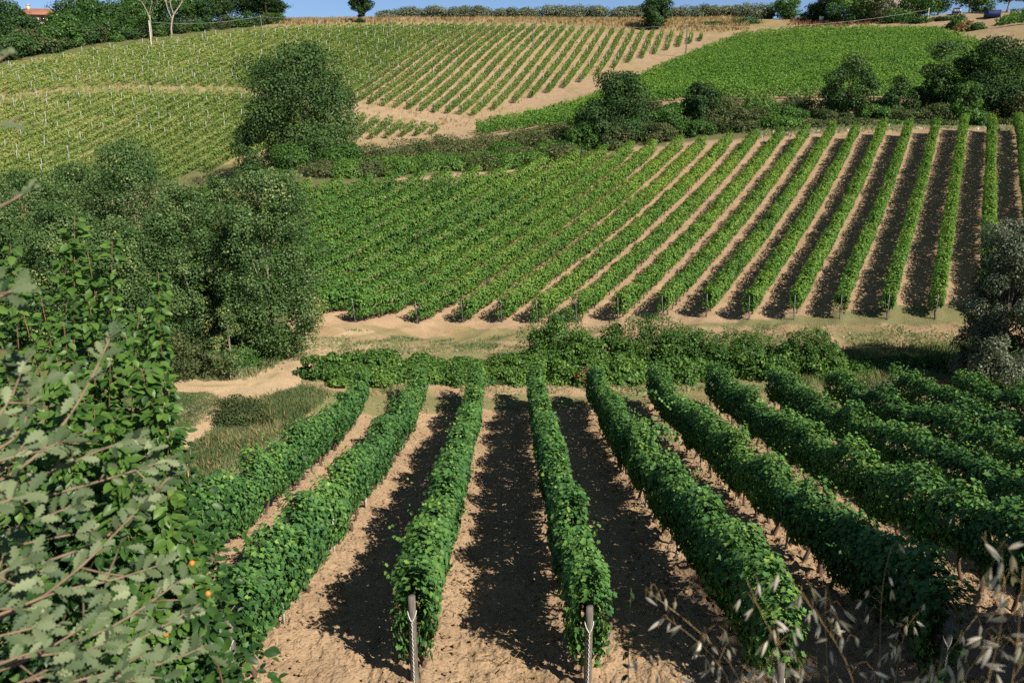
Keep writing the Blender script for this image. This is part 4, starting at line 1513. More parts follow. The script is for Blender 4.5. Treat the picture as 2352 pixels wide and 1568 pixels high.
# ------------------------------------------------------------------ grass and weeds (nobody could count them)
T_BLADE = (np.array([(-.035, 0, 0), (.035, 0, 0), (.02, .6, .05), (0, 1, .22)]), [(0, 1, 2, 3)], 4)
T_TUFT = (np.array([(-.06, 0, 0), (.06, 0, 0), (.32, 1, .12), (-.02, .45, .0), (-.3, .9, -.1)]), [(0, 1, 2, 3), (0, 3, 3, 4)], 4)
T_TUFT = (T_TUFT[0], [(0, 1, 3), (1, 2, 3), (0, 3, 4)], 3)


def grass(name, label, poly, ybox, xbox, n, hgt, mat, tint, seed, tmpl=T_BLADE, wr=1.0, thr=None, lean=.35, also=None):
    rng = np.random.default_rng(seed)
    m = n * 14
    x, y = rng.uniform(*xbox, m), rng.uniform(*ybox, m)
    zq = h(x, y)
    u, v = proj(x, y, zq)
    ok = np.zeros(m, bool)
    for p in (poly if isinstance(poly[0], list) else [poly]):
        ok |= inpoly(u + rng.normal(size=m) * 8, v + rng.normal(size=m) * 3, p)
    if thr is not None:
        ok &= fbm(x * .6, y * .6, seed) > thr + rng.normal(size=m) * .05
    if also is not None:
        ok &= also(x, y)
    i = np.where(ok)[0][:n]
    x, y, zq = x[i], y[i], zq[i]
    n = len(i)
    L = Leaves()
    a = rng.uniform(0, 6.28, n)
    T = np.stack([np.cos(a) * lean * rng.uniform(.2, 1.3, n), np.sin(a) * lean * rng.uniform(.2, 1.3, n), np.ones(n)], 1)
    Nn = np.stack([rng.normal(size=n), -np.abs(rng.normal(size=n)) - .3, rng.normal(size=n) * .3], 1)
    L.add(np.stack([x, y, zq - .02], 1), Nn, T, hgt * rng.uniform(.5, 1.3, n) * (.6 + .8 * fbm(x * .8, y * .8, seed + 1)), np.clip(tint + (fbm(x * .5, y * .5, seed + 2) - .5) * .7 + rng.normal(size=n) * .14, 0, 1))
    o = L.build(name, mat, None, tmpl, wr)
    tag(o, label, "grass", kind="stuff")


grass("grass", "short green grass on the flat beside the lower track", GRASS_POLY, (28, 40), (-16, -7), 16000, .15, M_WEED, .28, 91, wr=1.6)
grass("weeds", "tall dry weeds with tiny white flowers on the bank beside the first near row", WEED_POLY, (20, 40), (-15, -5), 26000, .22, M_WEED, .42, 92, wr=1.8)
grass("dry_weeds", "straw coloured grass stalks among the weeds on the left bank", WEED_POLY, (20, 40), (-15, -5), 900, .36, M_DRY, .6, 93, wr=.8, thr=.48)
grass("verge_grass", "rough grass along the foot of the poplars", [(330, 840), (600, 800), (700, 770), (690, 805), (640, 835), (560, 872), (480, 872), (330, 878)], (36, 46), (-22, -10), 9000, .3, M_WEED, .55, 94, wr=1.3)
grass("headland_grass", "patchy low grass on the sandy headland between the vineyards", [HEAD_POLY, LOW_POLY], (36, 50), (-13, 30), 16000, .17, M_WEED, .5, 95, tmpl=T_TUFT, thr=.46)
grass("valley_grass", "rough green grass around the brambles on the right", [(1800, 810), (2352, 790), (2352, 905), (1960, 890), (1800, 880)], (36, 44), (10, 30), 12000, .4, M_WEED, .4, 96, wr=1.4)
grass("bank_grass", "tall dry golden grass below the olive trees", BANKDRY_POLY, (238, 274), (-75, 90), 9000, 1.0, M_DRY, .5, 97, tmpl=T_TUFT)
grass("dry_grass", "dry straw grass between the rows of the far hillside", [(0, 160), (600, 70), (900, 58), (1600, 75), (1300, 190), (1090, 290), (900, 320), (600, 345), (300, 420), (0, 440)], (125, 238), (-125, 60), 12000, .5, M_DRY, .42, 98, tmpl=T_TUFT, thr=.46)
grass("hill_weeds", "pale green weeds among the young vines of the far left slope", [(0, 160), (600, 70), (900, 58), (800, 240), (560, 345), (300, 420), (0, 440)], (125, 238), (-125, 20), 26000, .5, M_VINE_F, .5, 99, tmpl=T_TUFT, thr=.45)
grass("top_verge", "sparse dry grass along the top of the middle vineyard", [(1760, 296), (2352, 280), (2352, 300), (1900, 304), (1700, 322)], (92, 101), (20, 62), 5000, .3, M_WEED, .75, 100, tmpl=T_TUFT)
grass("red_weeds", "rust red dry weeds on the edge above the upper vineyard", [(1815, 40), (2010, 42), (2005, 60), (1815, 66)], (222, 262), (70, 110), 1000, .95, M_RUST, .3, 101, tmpl=T_TUFT)
grass("slope_grass", "rough grass on the open slope behind the poplars", [(0, 420), (480, 380), (700, 390), (700, 420), (640, 560), (0, 600)], (60, 128), (-75, -20), 9000, .5, M_WEED, .5, 102, tmpl=T_TUFT)

# ------------------------------------------------------------------ small things in the valley
def brushwood(u, v, w, hgt, lab, seed):
    rng = np.random.default_rng(seed)
    c = ground_hit(u, v)
    mb = MB()
    for _ in range(90):
        f = rng.uniform(-1, 1, 2)
        z = hgt * rng.uniform(.05, 1) * math.sqrt(max(0, 1 - f[0] ** 2))
        p = np.array([c[0] + f[0] * w * .5, c[1] + f[1] * w * .35, c[2] + z])
        d = rng.normal(size=3) * np.array([1, .7, .25])
        d = d / np.linalg.norm(d) * rng.uniform(.3, .7)
        mb.tube(np.array([p - d, p + rng.normal(size=3) * .05, p + d]), [.012, .018, .008], 4)
    o = mb.build("brushwood_heap", plain_mat("dead_wood", (.17, .11, .085), .9, .3, 9), None)
    tag(o, lab, "brushwood")


brushwood(2050, 905, 1.6, .75, "heap of cut reddish brown brushwood at the end of the near rows", 1)
brushwood(2155, 892, 1.0, .5, "smaller heap of brushwood to the right of the bigger one", 2)


def rubble():
    c = ground_hit(382, 934)
    root = empty("rubble_heap", c, "small heap of broken red tiles and a white rag on the grass", "rubble")
    rm = plain_mat("broken_tile", (.3, .14, .1), .9, .3, 20)
    for i in range(7):
        mb = MB()
        mb.box((c[0] + random.uniform(-.9, .9), c[1] + random.uniform(-.25, .25), c[2] + random.uniform(0, .05)), (random.uniform(.25, .45), .25, .08), random.uniform(0, 3))
        mb.build("tile", rm, root)
    mb = MB()
    g = np.linspace(-.3, .3, 6)
    X, Y = np.meshgrid(g, g, indexing="ij")
    Z = .16 + .07 * np.sin(X * 9) * np.cos(Y * 11)
    V = np.stack([c[0] - .2 + X, c[1] + Y * .6, c[2] + Z], -1).reshape(-1, 3)
    F = [(i * 6 + j, i * 6 + j + 1, i * 6 + j + 7, i * 6 + j + 6) for i in range(5) for j in range(5)]
    mb.add(V, F)
    mb.build("rag", plain_mat("white_rag", (.75, .73, .7), .9, .05, 20), root, smooth=True)


rubble()

# ------------------------------------------------------------------ poles, wires, houses, car
POLES = [(349, 115, 48, "pale utility pole before the half bare trees"), (603, 93, 35, "utility pole at the edge of the far left field below the pine"), (895, 89, 30, "utility pole on the bare patch in front of the first olive tree"),
         (1224, 111, 51, "utility pole standing among the far rows in the middle"), (1575, 130, 54, "utility pole on the sandy corner at the end of the far rows"), (2130, 65, 19, "pale utility pole by the bushes above the upper right vineyard")]
tops = []
for u, vb, vt, lab in POLES:
    if u == 2130:
        c = at(u, 222)
    else:
        c = ground_hit(u, vb)
    H = height_to(c, vt)
    mb = MB()
    zz = np.linspace(-.4, H, 6)
    mb.tube(np.stack([0 * zz, 0 * zz, zz], 1), np.linspace(.17, .11, 6), 8)
    root = empty("utility_pole", c, lab, "pole", "utility poles across the far hill")
    o = mb.build("pole", M_POST if u not in (349, 2130) else M_PALE, None, smooth=True)
    o.parent = root
    ib = MB()
    ib.tube(np.array([(0, -.16, H - .5), (0, -.16, H - .28)]), [.06, .04], 6)
    ib.box((0, -.1, H - .5), (.05, .16, .05))
    o = ib.build("insulator", M_PALE, None)
    o.parent = root
    tops.append((c[0], c[1] - .16, c[2] + H - .3))
WLAB = ["thin overhead cable between the left pair of utility poles", "thin overhead cable before the lone skyline tree", "thin overhead cable in front of the left olive trees", "thin overhead cable in front of the dark oak", "thin overhead cable above the upper right vineyard"]
for i in range(5):
    a, b = np.array(tops[i]), np.array(tops[i + 1])
    f = np.linspace(0, 1, 24)
    P = a + (b - a) * f[:, None]
    P[:, 2] -= 4 * f * (1 - f) * (.9 if i < 4 else 1.8)
    mb = MB()
    mb.tube(P, .028, 4)
    tag(mb.build("overhead_cable", M_WIRE), WLAB[i], "cable")

M_ROOF = plain_mat("terracotta_tiles", (.36, .15, .09), .85, .25, 3, stretch=(6, 1, 1))
M_CREAM = plain_mat("cream_render", (.62, .54, .4), .85, .08, 2)
M_STONE = plain_mat("grey_stone_wall", (.33, .29, .25), .9, .35, 2.5)
M_GREYROOF = plain_mat("grey_roof", (.17, .17, .19), .8, .2, 3)
M_GLASS = plain_mat("dark_window_glass", (.03, .035, .04), .15, .1, 2)
M_SHUTTER = plain_mat("brown_shutter", (.16, .09, .05), .7, .15, 5)


def house(name, lab, c, w, d, hw, hr, rz, wallm, roofm, chim=True, over=.7):
    root = empty(name, c, lab, "house")
    ca, sa = math.cos(rz), math.sin(rz)

    def X(p):
        p = np.asarray(p, float).reshape(-1, 3)
        return np.stack([c[0] + p[:, 0] * ca - p[:, 1] * sa, c[1] + p[:, 0] * sa + p[:, 1] * ca, c[2] + p[:, 2]], 1)
    mb = MB()
    mb.box((c[0], c[1], c[2] - 1), (w, d, hw + 1), rz)
    mb.build("wall", wallm, root)
    a, b = w / 2 + over, d / 2 + over
    V = X([(-a, -b, hw), (a, -b, hw), (a, b, hw), (-a, b, hw), (-a + b * .8, 0, hw + hr), (a - b * .8, 0, hw + hr), (-a, -b, hw - .18), (a, -b, hw - .18), (a, b, hw - .18), (-a, b, hw - .18)])
    mb = MB()
    mb.add(V, [(0, 1, 5, 4), (2, 3, 4, 5), (1, 2, 5, 5), (3, 0, 4, 4), (0, 6, 7, 1), (1, 7, 8, 2), (2, 8, 9, 3), (3, 9, 6, 0), (6, 9, 8, 7)])
    rf = mb.build("roof", roofm, root)
    if chim:
        mb = MB()
        q = X([(-w * .18, -.6, hw + hr * .55)])[0]
        mb.box(q, (.8, .8, hr * .85), rz)
        mb.box((q[0], q[1], q[2] + hr * .85 + .003), (1.1, 1.1, .18), rz)
        ch = mb.build("chimney", wallm, root)
        ch.parent = rf
        ch.matrix_parent_inverse = rf.matrix_basis.inverted()
        ch.location = (0, 0, 0)
    for k in range(-2, 3):
        mb = MB()
        q = X([(k * w / 5.5, -d / 2 - .02, hw * .52)])[0]
        mb.box(q, (1.0, .1, 1.4), rz)
        wi = mb.build("window", M_GLASS, root)
        for s in (-1, 1):
            mb = MB()
            q2 = X([(k * w / 5.5 + s * .78, -d / 2 - .03, hw * .52)])[0]
            mb.box(q2, (.5, .06, 1.4), rz)
            sh = mb.build("shutter", M_SHUTTER, root)
            sh.location = -Vector(root.location) * 0
            sh.parent = wi


c = at(95, 262)
c = (c[0], c[1], float(ray(95, 72)[1] * 262))
house("farmhouse", "cream house with a red tiled hip roof behind the dark wood", c, 13.5, 8, float((ray(95, 37)[1] - ray(95, 72)[1]) * 262), 2.0, .12, M_CREAM, M_ROOF)
c = at(2035, 252)
c = (c[0], c[1], hs(c[0], c[1]))
house("stone_house", "grey stone house half hidden by trees at the upper right", c, 17, 8, 6.2, 2.6, -.1, M_STONE, M_GREYROOF, chim=False, over=.5)


def car(u, Y, rz):
    c = at(u, Y)
    root = empty("parked_car", c, "small silver blue car parked under the trees at the top of the bank", "car")
    paint = plain_mat("silver_blue_paint", (.34, .38, .5), .3, .05, 2, metallic=.4)
    rub = plain_mat("tyre_rubber", (.02, .02, .02), .8, .1, 5)
    rimm = plain_mat("wheel_rim", (.5, .5, .52), .4, .05, 5, metallic=.6)
    lamp = plain_mat("headlamp_glass", (.7, .72, .75), .1, .05, 5)
    # side profile (y forward, z up), extruded with rounded shoulders
    prof = [(-1.9, .35), (-1.95, .75), (-1.85, .98), (-1.1, 1.02), (-.95, 1.06), (.9, 1.0), (1.75, .86), (1.95, .68), (1.95, .35)]
    ca, sa = math.cos(rz), math.sin(rz)

    def X(P):
        P = np.asarray(P, float)
        return np.stack([c[0] + P[:, 0] * ca - P[:, 1] * sa, c[1] + P[:, 0] * sa + P[:, 1] * ca, c[2] + P[:, 2]], 1)

    def loft(sections):
        n = len(sections[0])
        V = X(np.vstack(sections))
        F = []
        for i in range(len(sections) - 1):
            for j in range(n - 1):
                F.append((i * n + j, i * n + j + 1, (i + 1) * n + j + 1, (i + 1) * n + j))
        for s, off in ((0, 0), (1, (len(sections) - 1) * n)):
            for j in range(1, n - 1):
                q = (off, off + j, off + j + 1, off + j + 1)
                F.append(q[::-1] if s else q)
        for i in range(len(sections) - 1):
            F.append((i * n, (i + 1) * n, (i + 1) * n + n - 1, i * n + n - 1))
        m = MB()
        m.add(V, F)
        return m
    secs = []
    for x, s in ((-.84, .93), (-.78, .99), (-.6, 1.0), (.6, 1.0), (.78, .99), (.84, .93)):
        secs.append([(x, y * (.97 if abs(x) > .8 else 1), .35 + (z - .35) * s) for y, z in prof])
    loft(secs).build("body", paint, root)
    cab = [(-1.55, .99), (-1.25, 1.46), (.05, 1.5), (.85, 1.0)]
    secs = [[(x, y * s, z) if z < 1.1 else (x * .84, y * s, z) for y, z in cab] for x, s in ((-.76, 1), (.76, 1))]
    loft(secs).build("cabin", paint, root)
    m = MB()
    m.add(X([(-.66, .82, 1.04), (.66, .82, 1.04), (.56, .12, 1.465), (-.56, .12, 1.465)]) + np.array([0, 0, .012]), [(0, 1, 2, 3)])
    m.build("windscreen", M_GLASS, root)
    for s in (-1, 1):
        m = MB()
        m.add(X([(s * .775, .62, 1.06), (s * .775, -1.3, 1.06), (s * .665, -1.12, 1.42), (s * .665, .05, 1.44)]), [(0, 1, 2, 3)])
        m.build("side_window", M_GLASS, root)
        m = MB()
        m.box(X([(s * .56, 1.93, .62)])[0], (.34, .08, .16), rz)
        m.build("headlight", lamp, root)
        for yy in (1.2, -1.25):
            q = X([(s * .72, yy, .31), (s * .87, yy, .31)])
            m = MB()
            m.tube(q, .31, 14)
            wh = m.build("wheel", rub, root)
            q = X([(s * .80, yy, .31), (s * .885, yy, .31)])
            m = MB()
            m.tube(q, .18, 10)
            r = m.build("rim", rimm, root)
            r.parent = wh


car(2196, 226, math.radians(160))


def blue_container():
    c = at(2278, 216)
    root = empty("blue_container", c, "dark blue metal container beside the small corner vineyard", "container")
    bm_ = plain_mat("dark_blue_paint", (.008, .03, .13), .6, .15, 3)
    z0 = height_to(c, 42) * 0
    mb = MB()
    mb.box((c[0], c[1], c[2] + .15), (3.1, 2.0, 1.5), 0)
    mb.build("body", bm_, root)
    mb = MB()
    for k in np.linspace(-1.4, 1.4, 11):
        mb.box((c[0] + k, c[1] - 1.03, c[2] + .22), (.14, .06, 1.3), 0)
    mb.build("rib", bm_, root)
    mb = MB()
    mb.box((c[0], c[1], c[2] + 1.653), (3.2, 2.1, .1), 0)
    mb.build("lid", bm_, root)


blue_container()


def sign_and_shelter():
    c = at(1886, 244)
    root = empty("white_board", c, "little white board standing above the rust red weeds", "sign")
    mb = MB()
    zt = height_to(c, 38)
    for s in (-.45, .45):
        mb.tube(np.array([(c[0] + s, c[1] + .05, c[2] - .1), (c[0] + s, c[1] + .05, c[2] + zt - .1)]), .03, 6)
    mb.build("leg", M_STAKE, root)
    mb = MB()
    mb.box((c[0], c[1], c[2] + zt - 1.0), (1.3, .04, 1.0))
    mb.build("panel", plain_mat("white_panel", (.8, .8, .8), .5, .04, 3), root)
    c = at(1838, 252)
    root = empty("garden_shelter", c, "small shelter with a green roof beside the dark pine on the skyline", "shelter")
    zt = height_to(c, 32)
    for sx in (-1.2, 1.2):
        for sy in (-.8, .8):
            mb = MB()
            mb.tube(np.array([(c[0] + sx, c[1] + sy, c[2] - .1), (c[0] + sx, c[1] + sy, c[2] + zt - .35)]), .06, 6)
            mb.build("post", M_BARK, root)
    mb = MB()
    V = np.array([(-1.6, -1.2, -.35), (1.6, -1.2, -.35), (1.6, 1.2, -.35), (-1.6, 1.2, -.35), (-1.3, 0, 0), (1.3, 0, 0)]) + np.array([c[0], c[1], c[2] + zt])
    mb.add(V, [(0, 1, 5, 4), (2, 3, 4, 5), (1, 2, 5, 5), (3, 0, 4, 4), (3, 2, 1, 0)])
    mb.build("roof", plain_mat("green_roof", (.03, .2, .09), .6, .1, 3), root)


sign_and_shelter()


# small vineyard in the upper right corner
def corner_rows():
    rng = np.random.default_rng(61)
    labs = ["nearest row of the small corner vineyard at the upper right", "second row of the small corner vineyard behind the nearest one", "third row of the small corner vineyard below the pines", "farthest row of the small corner vineyard below the pines"]
    for j in range(4):
        (u0, Y0) = [(2282, 193), (2292, 200), (2300, 207), (2318, 213)][j]
        a = at(u0, Y0)
        d = np.array([.9, -.55])
        t = np.arange(0, 22, .5)
        xs, ys = a[0] + d[0] * t, a[1] + d[1] * t
        zs = h(xs, ys)
        root = empty("vine_row", (xs[0], ys[0], zs[0]), labs[j], "vine row", "rows of the corner vineyard")
        L = Leaves()
        canopy(L, xs, ys, zs, 80, .45, .6, 2.0, .3, 1500 + j, rng, tint0=.2, shoots=.6)
        L.build("foliage", M_VINE_U, root, T_QUAD, 1.15)


corner_rows()

# ------------------------------------------------------------------ the near bank: oats, plum bush, oak boughs
def pt(u, v, d):
    """a point d metres in front of the camera plane, measured in the photo"""
    xc, yc = (u - CU) / FPX, (CV - v) / FPX
    return np.array([xc * d, (cP + yc * sP) * d, (-sP + yc * cP) * d])


M_OAT = leaf_mat("dry_oat", [(0, (.34, .31, .26)), (.5, (.5, .46, .39)), (1, (.7, .65, .56))], .35, .05, .4)
M_OATSTEM = leaf_mat("oat_stem", [(0, (.45, .3, .12)), (1, (.5, .36, .16))], .1, .06, .4)


def spikelet_proto(seed):
    """two thin open glumes with a slim floret between them; base at the origin, tip along -Z"""
    rng = np.random.default_rng(seed)
    V, F, C = [], [], []
    L_ = .036
    for s, ang, ln in ((1, .2, 1.0), (-1, .24, .93), (1, .03, .8)):
        ns, nc = 7, 5
        base = len(V)
        for i in range(ns):
            f = i / (ns - 1)
            wdt = .0038 * math.sin(math.pi * min(1, f * 1.02 + .02) ** .75) + .00015
            if ln == .8:
                wdt *= .6
            for j in range(nc):
                q = (j / (nc - 1) - .5) * 2.4
                x = s * (math.sin(ang) * f * L_ * ln + wdt * .55 * (math.cos(q) - .3))
                y = wdt * math.sin(q)
                V.append((x, y, -f * L_ * ln * math.cos(ang)))
                C.append(np.clip(.55 + .25 * f + rng.normal() * .04, 0, 1))
        for i in range(ns - 1):
            for j in range(nc - 1):
                a = base + i * nc + j
                F.append((a, a + 1, a + nc + 1, a + nc))
    o = mesh_np("spikelet", V, F, 4, M_OAT, None, {"tint": C}, smooth=True)
    COL.objects.unlink(o)
    return o


SPK = [spikelet_proto(i) for i in range(3)]


def oat(path, d0, d1, n, label, seed, top=.62, ln=1.0):
    """path: stem in the photo from low to high"""
    rng = np.random.default_rng(seed)
    k = len(path)
    pts = [pt(u, v, d0 + (d1 - d0) * i / max(1, k - 1)) for i, (u, v) in enumerate(path)]
    low = pts[0]
    g = hs(low[0], low[1])
    pts = [np.array([low[0] + .05, low[1] + .06, g - .03]), np.array([low[0] + .02, low[1] + .02, (g + low[2]) / 2])] + pts
    P = np.array(pts)
    seg = np.concatenate([[0], np.cumsum(np.linalg.norm(np.diff(P, axis=0), axis=1))])
    t = np.linspace(0, seg[-1], 40)
    Q = np.stack([np.interp(t, seg, P[:, i]) for i in range(3)], 1)
    for _ in range(3):
        Q[1:-1] = (Q[:-2] + 2 * Q[1:-1] + Q[2:]) / 4
    root = empty("oat_stalk", tuple(Q[0]), label, "oat", "dry wild oats on the near bank")
    mb = MB()
    mb.tube(Q, np.linspace(.0011, .0004, 40), 6)
    n = int(n * .6)
    fs = np.sort(rng.uniform(max(seg[2] / seg[-1] - .02, 1 - top), 1.0, n))
    for j, f in enumerate(fs):
        q = np.array([np.interp(f * seg[-1], t, Q[:, i]) for i in range(3)])
        a = rng.uniform(0, 6.28)
        out = np.array([math.cos(a), math.sin(a) * .6, .15 + .5 * rng.uniform()])
        L_ = rng.uniform(.02, .085) * (1.25 - f * .7) * ln
        e = q + out * L_ + np.array([0, 0, -.012])
        m = q + out * L_ * .6 + np.array([0, 0, .012])
        mb.tube(np.array([q, m, e]), [.0004, .0003, .0003], 4)
        o = SPK[rng.integers(0, 3)].copy()
        COL.objects.link(o)
        o.parent = root
        o.location = Vector(e) - root.location
        th = rng.uniform(0, 1.25) * (1 if rng.uniform() < .8 else 1.5)
        dirv = Vector((math.cos(a + rng.normal() * .5) * math.sin(th), math.sin(a) * math.sin(th) * .6, -math.cos(th)))
        o.rotation_mode = 'QUATERNION'
        qq = Vector((0, 0, -1)).rotation_difference(dirv.normalized())
        o.rotation_quaternion = qq @ Vector((0, 0, 1)).rotation_difference(Vector((0, 0, 1)))
        from mathutils import Quaternion
        o.rotation_quaternion = qq @ Quaternion((0, 0, 1), rng.uniform(0, 3.14))
        s = rng.uniform(.7, 1.1)
        o.scale = (s, s, s)
    st = mb.build("stem", M_OATSTEM, root, smooth=True)
    tints = np.full(len(st.data.vertices), .5, np.float32)
    st.data.attributes.new("tint", 'FLOAT', 'POINT').data.foreach_set("value", tints)


OATS = [
    ([(1716, 1552), (1640, 1480), (1560, 1408), (1481, 1352)], 1.75, 1.75, 24, "leftmost long oat stalk arching far to the left over the shaded soil", .75),
    ([(1690, 1560), (1640, 1500), (1570, 1440), (1530, 1418)], 1.85, 1.9, 18, "oat stalk just below the leftmost arching one, with big drooping spikelets", .7),
    ([(2020, 1566), (2022, 1430), (2025, 1310), (2047, 1258)], 2.15, 2.15, 30, "tall upright golden oat stalk in the middle of the clump", .85),
    ([(1974, 1560), (1900, 1440), (1840, 1365), (1795, 1300)], 1.6, 1.55, 26, "blurred oat stalk leaning left from the tall upright one", .8),
    ([(1906, 1566), (1893, 1455), (1896, 1350)], 1.9, 1.9, 16, "thin pale oat stalk standing between two leaning stalks", .7),
    ([(2268, 1566), (2300, 1441), (2330, 1320), (2300, 1245), (2255, 1232)], 1.4, 1.4, 30, "large blurred oat stalk with a nodding tip at the right", .75),
    ([(2327, 1566), (2346, 1400), (2350, 1300)], 1.3, 1.3, 26, "blurred oat stalk at the right border", .85),
    ([(2055, 1566), (2070, 1470), (2085, 1400), (2110, 1405)], 2.2, 2.2, 20, "short curved oat stalk close to the right of the tall upright one", .7),
    ([(2127, 1566), (2195, 1477), (2245, 1412)], 1.75, 1.75, 22, "oat stalk leaning right beneath the nodding one", .8),
    ([(1452, 1566), (1430, 1490), (1415, 1440)], 2.2, 2.2, 12, "small oat stalk at the foot of the tall pale end post", .9),
    ([(1760, 1566), (1745, 1500), (1790, 1450), (1840, 1440)], 1.7, 1.7, 22, "bent oat stalk low between the arching stalks", .85),
    ([(1850, 1566), (1790, 1490), (1740, 1400), (1715, 1330)], 1.55, 1.5, 22, "blurred oat stalk behind the leftmost arching one", .75),
    ([(2200, 1566), (2235, 1500), (2290, 1460)], 1.5, 1.5, 18, "low oat stalk near the right border", .9),
    ([(1550, 1566), (1510, 1520), (1440, 1500)], 2.0, 2.0, 12, "low thin oat stalk left of all the long ones", .9),
]
for i, (p, d0, d1, n, lab, top) in enumerate(OATS):
    oat(p, d0, d1, n, lab, 800 + i, top)


def small_plant(u, v, d, lab, seed, hgt, nleaf, leafs, tint):
    rng = np.random.default_rng(seed)
    tip = pt(u, v, d)
    base = np.array([tip[0], tip[1] + .05, tip[2] - hgt])
    g = hs(base[0], base[1])
    base[2] = min(base[2], g - .02) if base[2] < g + .6 else g
    root = empty("weed_plant", tuple(base), lab, "weed")
    f = np.linspace(0, 1, 14)
    Q = base + (tip - base) * f[:, None] + np.stack([.03 * np.sin(f * 5), 0 * f, 0 * f], 1)
    mb = MB()
    mb.tube(Q, np.linspace(.004, .0012, 14), 5)
    st = mb.build("stem", M_WEED, root, smooth=True)
    st.data.attributes.new("tint", 'FLOAT', 'POINT').data.foreach_set("value", np.full(len(st.data.vertices), .3, np.float32))
    L = Leaves()
    ff = rng.uniform(.35, 1, nleaf)
    P = np.stack([np.interp(ff, f, Q[:, i]) for i in range(3)], 1)
    a = rng.uniform(0, 6.28, nleaf)
    T = np.stack([np.cos(a), np.sin(a), .5 + 0 * a], 1)
    L.add(P, np.array([0, -.3, 1.0]) + rng.normal(size=(nleaf, 3)) * .3, T, leafs * (1.25 - .7 * ff) * rng.uniform(.8, 1.2, nleaf), np.clip(tint + rng.normal(size=nleaf) * .1, 0, 1))
    L.build("foliage", M_PLUM, root, T_OVAL, .8)


small_plant(1467, 1350, 3.2, "thin upright green weed beside the tall pale end post", 901, 2.2, 16, .06, .3)
small_plant(2190, 1500, 2.1, "small bushy green weed under the oats at the lower right", 902, 1.2, 40, .055, .55)
small_plant(2245, 1525, 2.2, "yellowish green weed beneath the nodding oat stalk", 903, 1.2, 36, .06, .7)


# plum bush
def plum_bush():
    rng = np.random.default_rng(95)
    c = (-2.4, 3.9, hs(-2.4, 3.9))
    root = empty("plum_bush", c, "leafy green plum bush with reddish upright shoots at the left", "bush")
    tips = [(171, 498, 4.3), (269, 536, 4.3), (373, 625, 4.2), (378, 735, 4.1), (135, 563, 4.3), (189, 579, 4.4), (32, 565, 4.2), (0, 700, 4.0), (240, 640, 4.5), (90, 660, 4.3), (330, 720, 4.3), (210, 690, 4.2), (60, 720, 4.1), (290, 770, 4.1), (150, 740, 4.0),
            (385, 880, 3.9), (340, 830, 4.0), (255, 800, 3.9), (120, 820, 3.9), (30, 820, 3.8), (395, 990, 3.7), (370, 930, 3.8)]
    for i in range(60):
        v = rng.uniform(840, 1540)
        umax = np.interp(v, [840, 1000, 1100, 1200, 1330, 1450, 1540], [345, 310, 345, 440, 490, 425, 450])
        tips.append((umax - abs(rng.normal()) * 130 if i % 2 else rng.uniform(0, umax), v, rng.uniform(3.0, 4.2)))
    L = Leaves()
    k = 0
    for (u, v, d) in tips:
        tip = pt(u, v, d)
        b = np.array([c[0] + rng.normal() * .5 + (u - 250) / 900, c[1] + rng.normal() * .4, c[2]])
        b[2] = hs(b[0], b[1])
        ln = np.linalg.norm(tip - b)
        up = min(.95, tip[2] - b[2])
        m1 = b + np.array([(tip[0] - b[0]) * .55, (tip[1] - b[1]) * .55, (tip[2] - b[2]) * .42])
        f = np.linspace(0, 1, 28)[:, None]
        Q = (1 - f) ** 2 * b + 2 * f * (1 - f) * m1 + f ** 2 * tip
        Q[:, 0] += .03 * np.sin(f[:, 0] * 7 + rng.uniform(0, 6))
        mb = MB()
        mb.tube(Q, np.linspace(.011, .0018, 28), 5)
        if k < 95:
            mb.build("shoot", M_SHOOT, root, smooth=True)
        k += 1
        nl = int(ln * (185 if v > 800 else 95))
        ff = rng.uniform(.2, 1, nl) ** .8
        if v < 800:
            ff = np.concatenate([ff, rng.uniform(.6, 1, 34)])
            nl = len(ff)
        P = np.stack([np.interp(ff, f[:, 0], Q[:, i]) for i in range(3)], 1)
        # short side twigs carry most leaves low down
        side = np.where(ff < .8, rng.uniform(0, .24, nl), rng.uniform(0, .05, nl))
        a = rng.uniform(0, 6.28, nl)
        out = np.stack([np.cos(a), np.sin(a), .25 + 0 * a], 1)
        P = P + out * side[:, None] * (1.0 if v > 700 else .8)
        L.add(P, np.array([.15, -.35, .9]) + rng.normal(size=(nl, 3)) * .4, out * .9 + np.array([0, 0, -.5]) + rng.normal(size=(nl, 3)) * .25, .05 * rng.uniform(.6, 1.25, nl), np.clip(.4 + .3 * (ff > .9) + rng.normal(size=nl) * .15, 0, 1))
    L.build("foliage", M_PLUM, root, T_OVAL, .95)
    for (u, v, d) in ((441, 1293, 3.2), (478, 1363, 3.2), (381, 1455, 3.1)):
        p = pt(u, v, d)
        th = np.linspace(0, math.pi, 9)
        V, F = [], []
        for i, t_ in enumerate(th):
            for j in range(12):
                q = j * 2 * math.pi / 12
                V.append(p + np.array([math.sin(t_) * math.cos(q), math.sin(t_) * math.sin(q), math.cos(t_) * 1.1]) * .012)
        for i in range(8):
            for j in range(12):
                F.append((i * 12 + j, i * 12 + (j + 1) % 12, (i + 1) * 12 + (j + 1) % 12, (i + 1) * 12 + j))
        mb = MB()
        mb.add(V, F)
        mb.build("plum", plain_mat("orange_plum", (.5, .22, .04), .5, .15, 30), root, smooth=True)


M_SHOOT = plain_mat("reddish_shoot", (.2, .1, .055), .7, .25, 20)
M_TWIG = plain_mat("tan_twig", (.23, .165, .105), .8, .3, 25)
plum_bush()


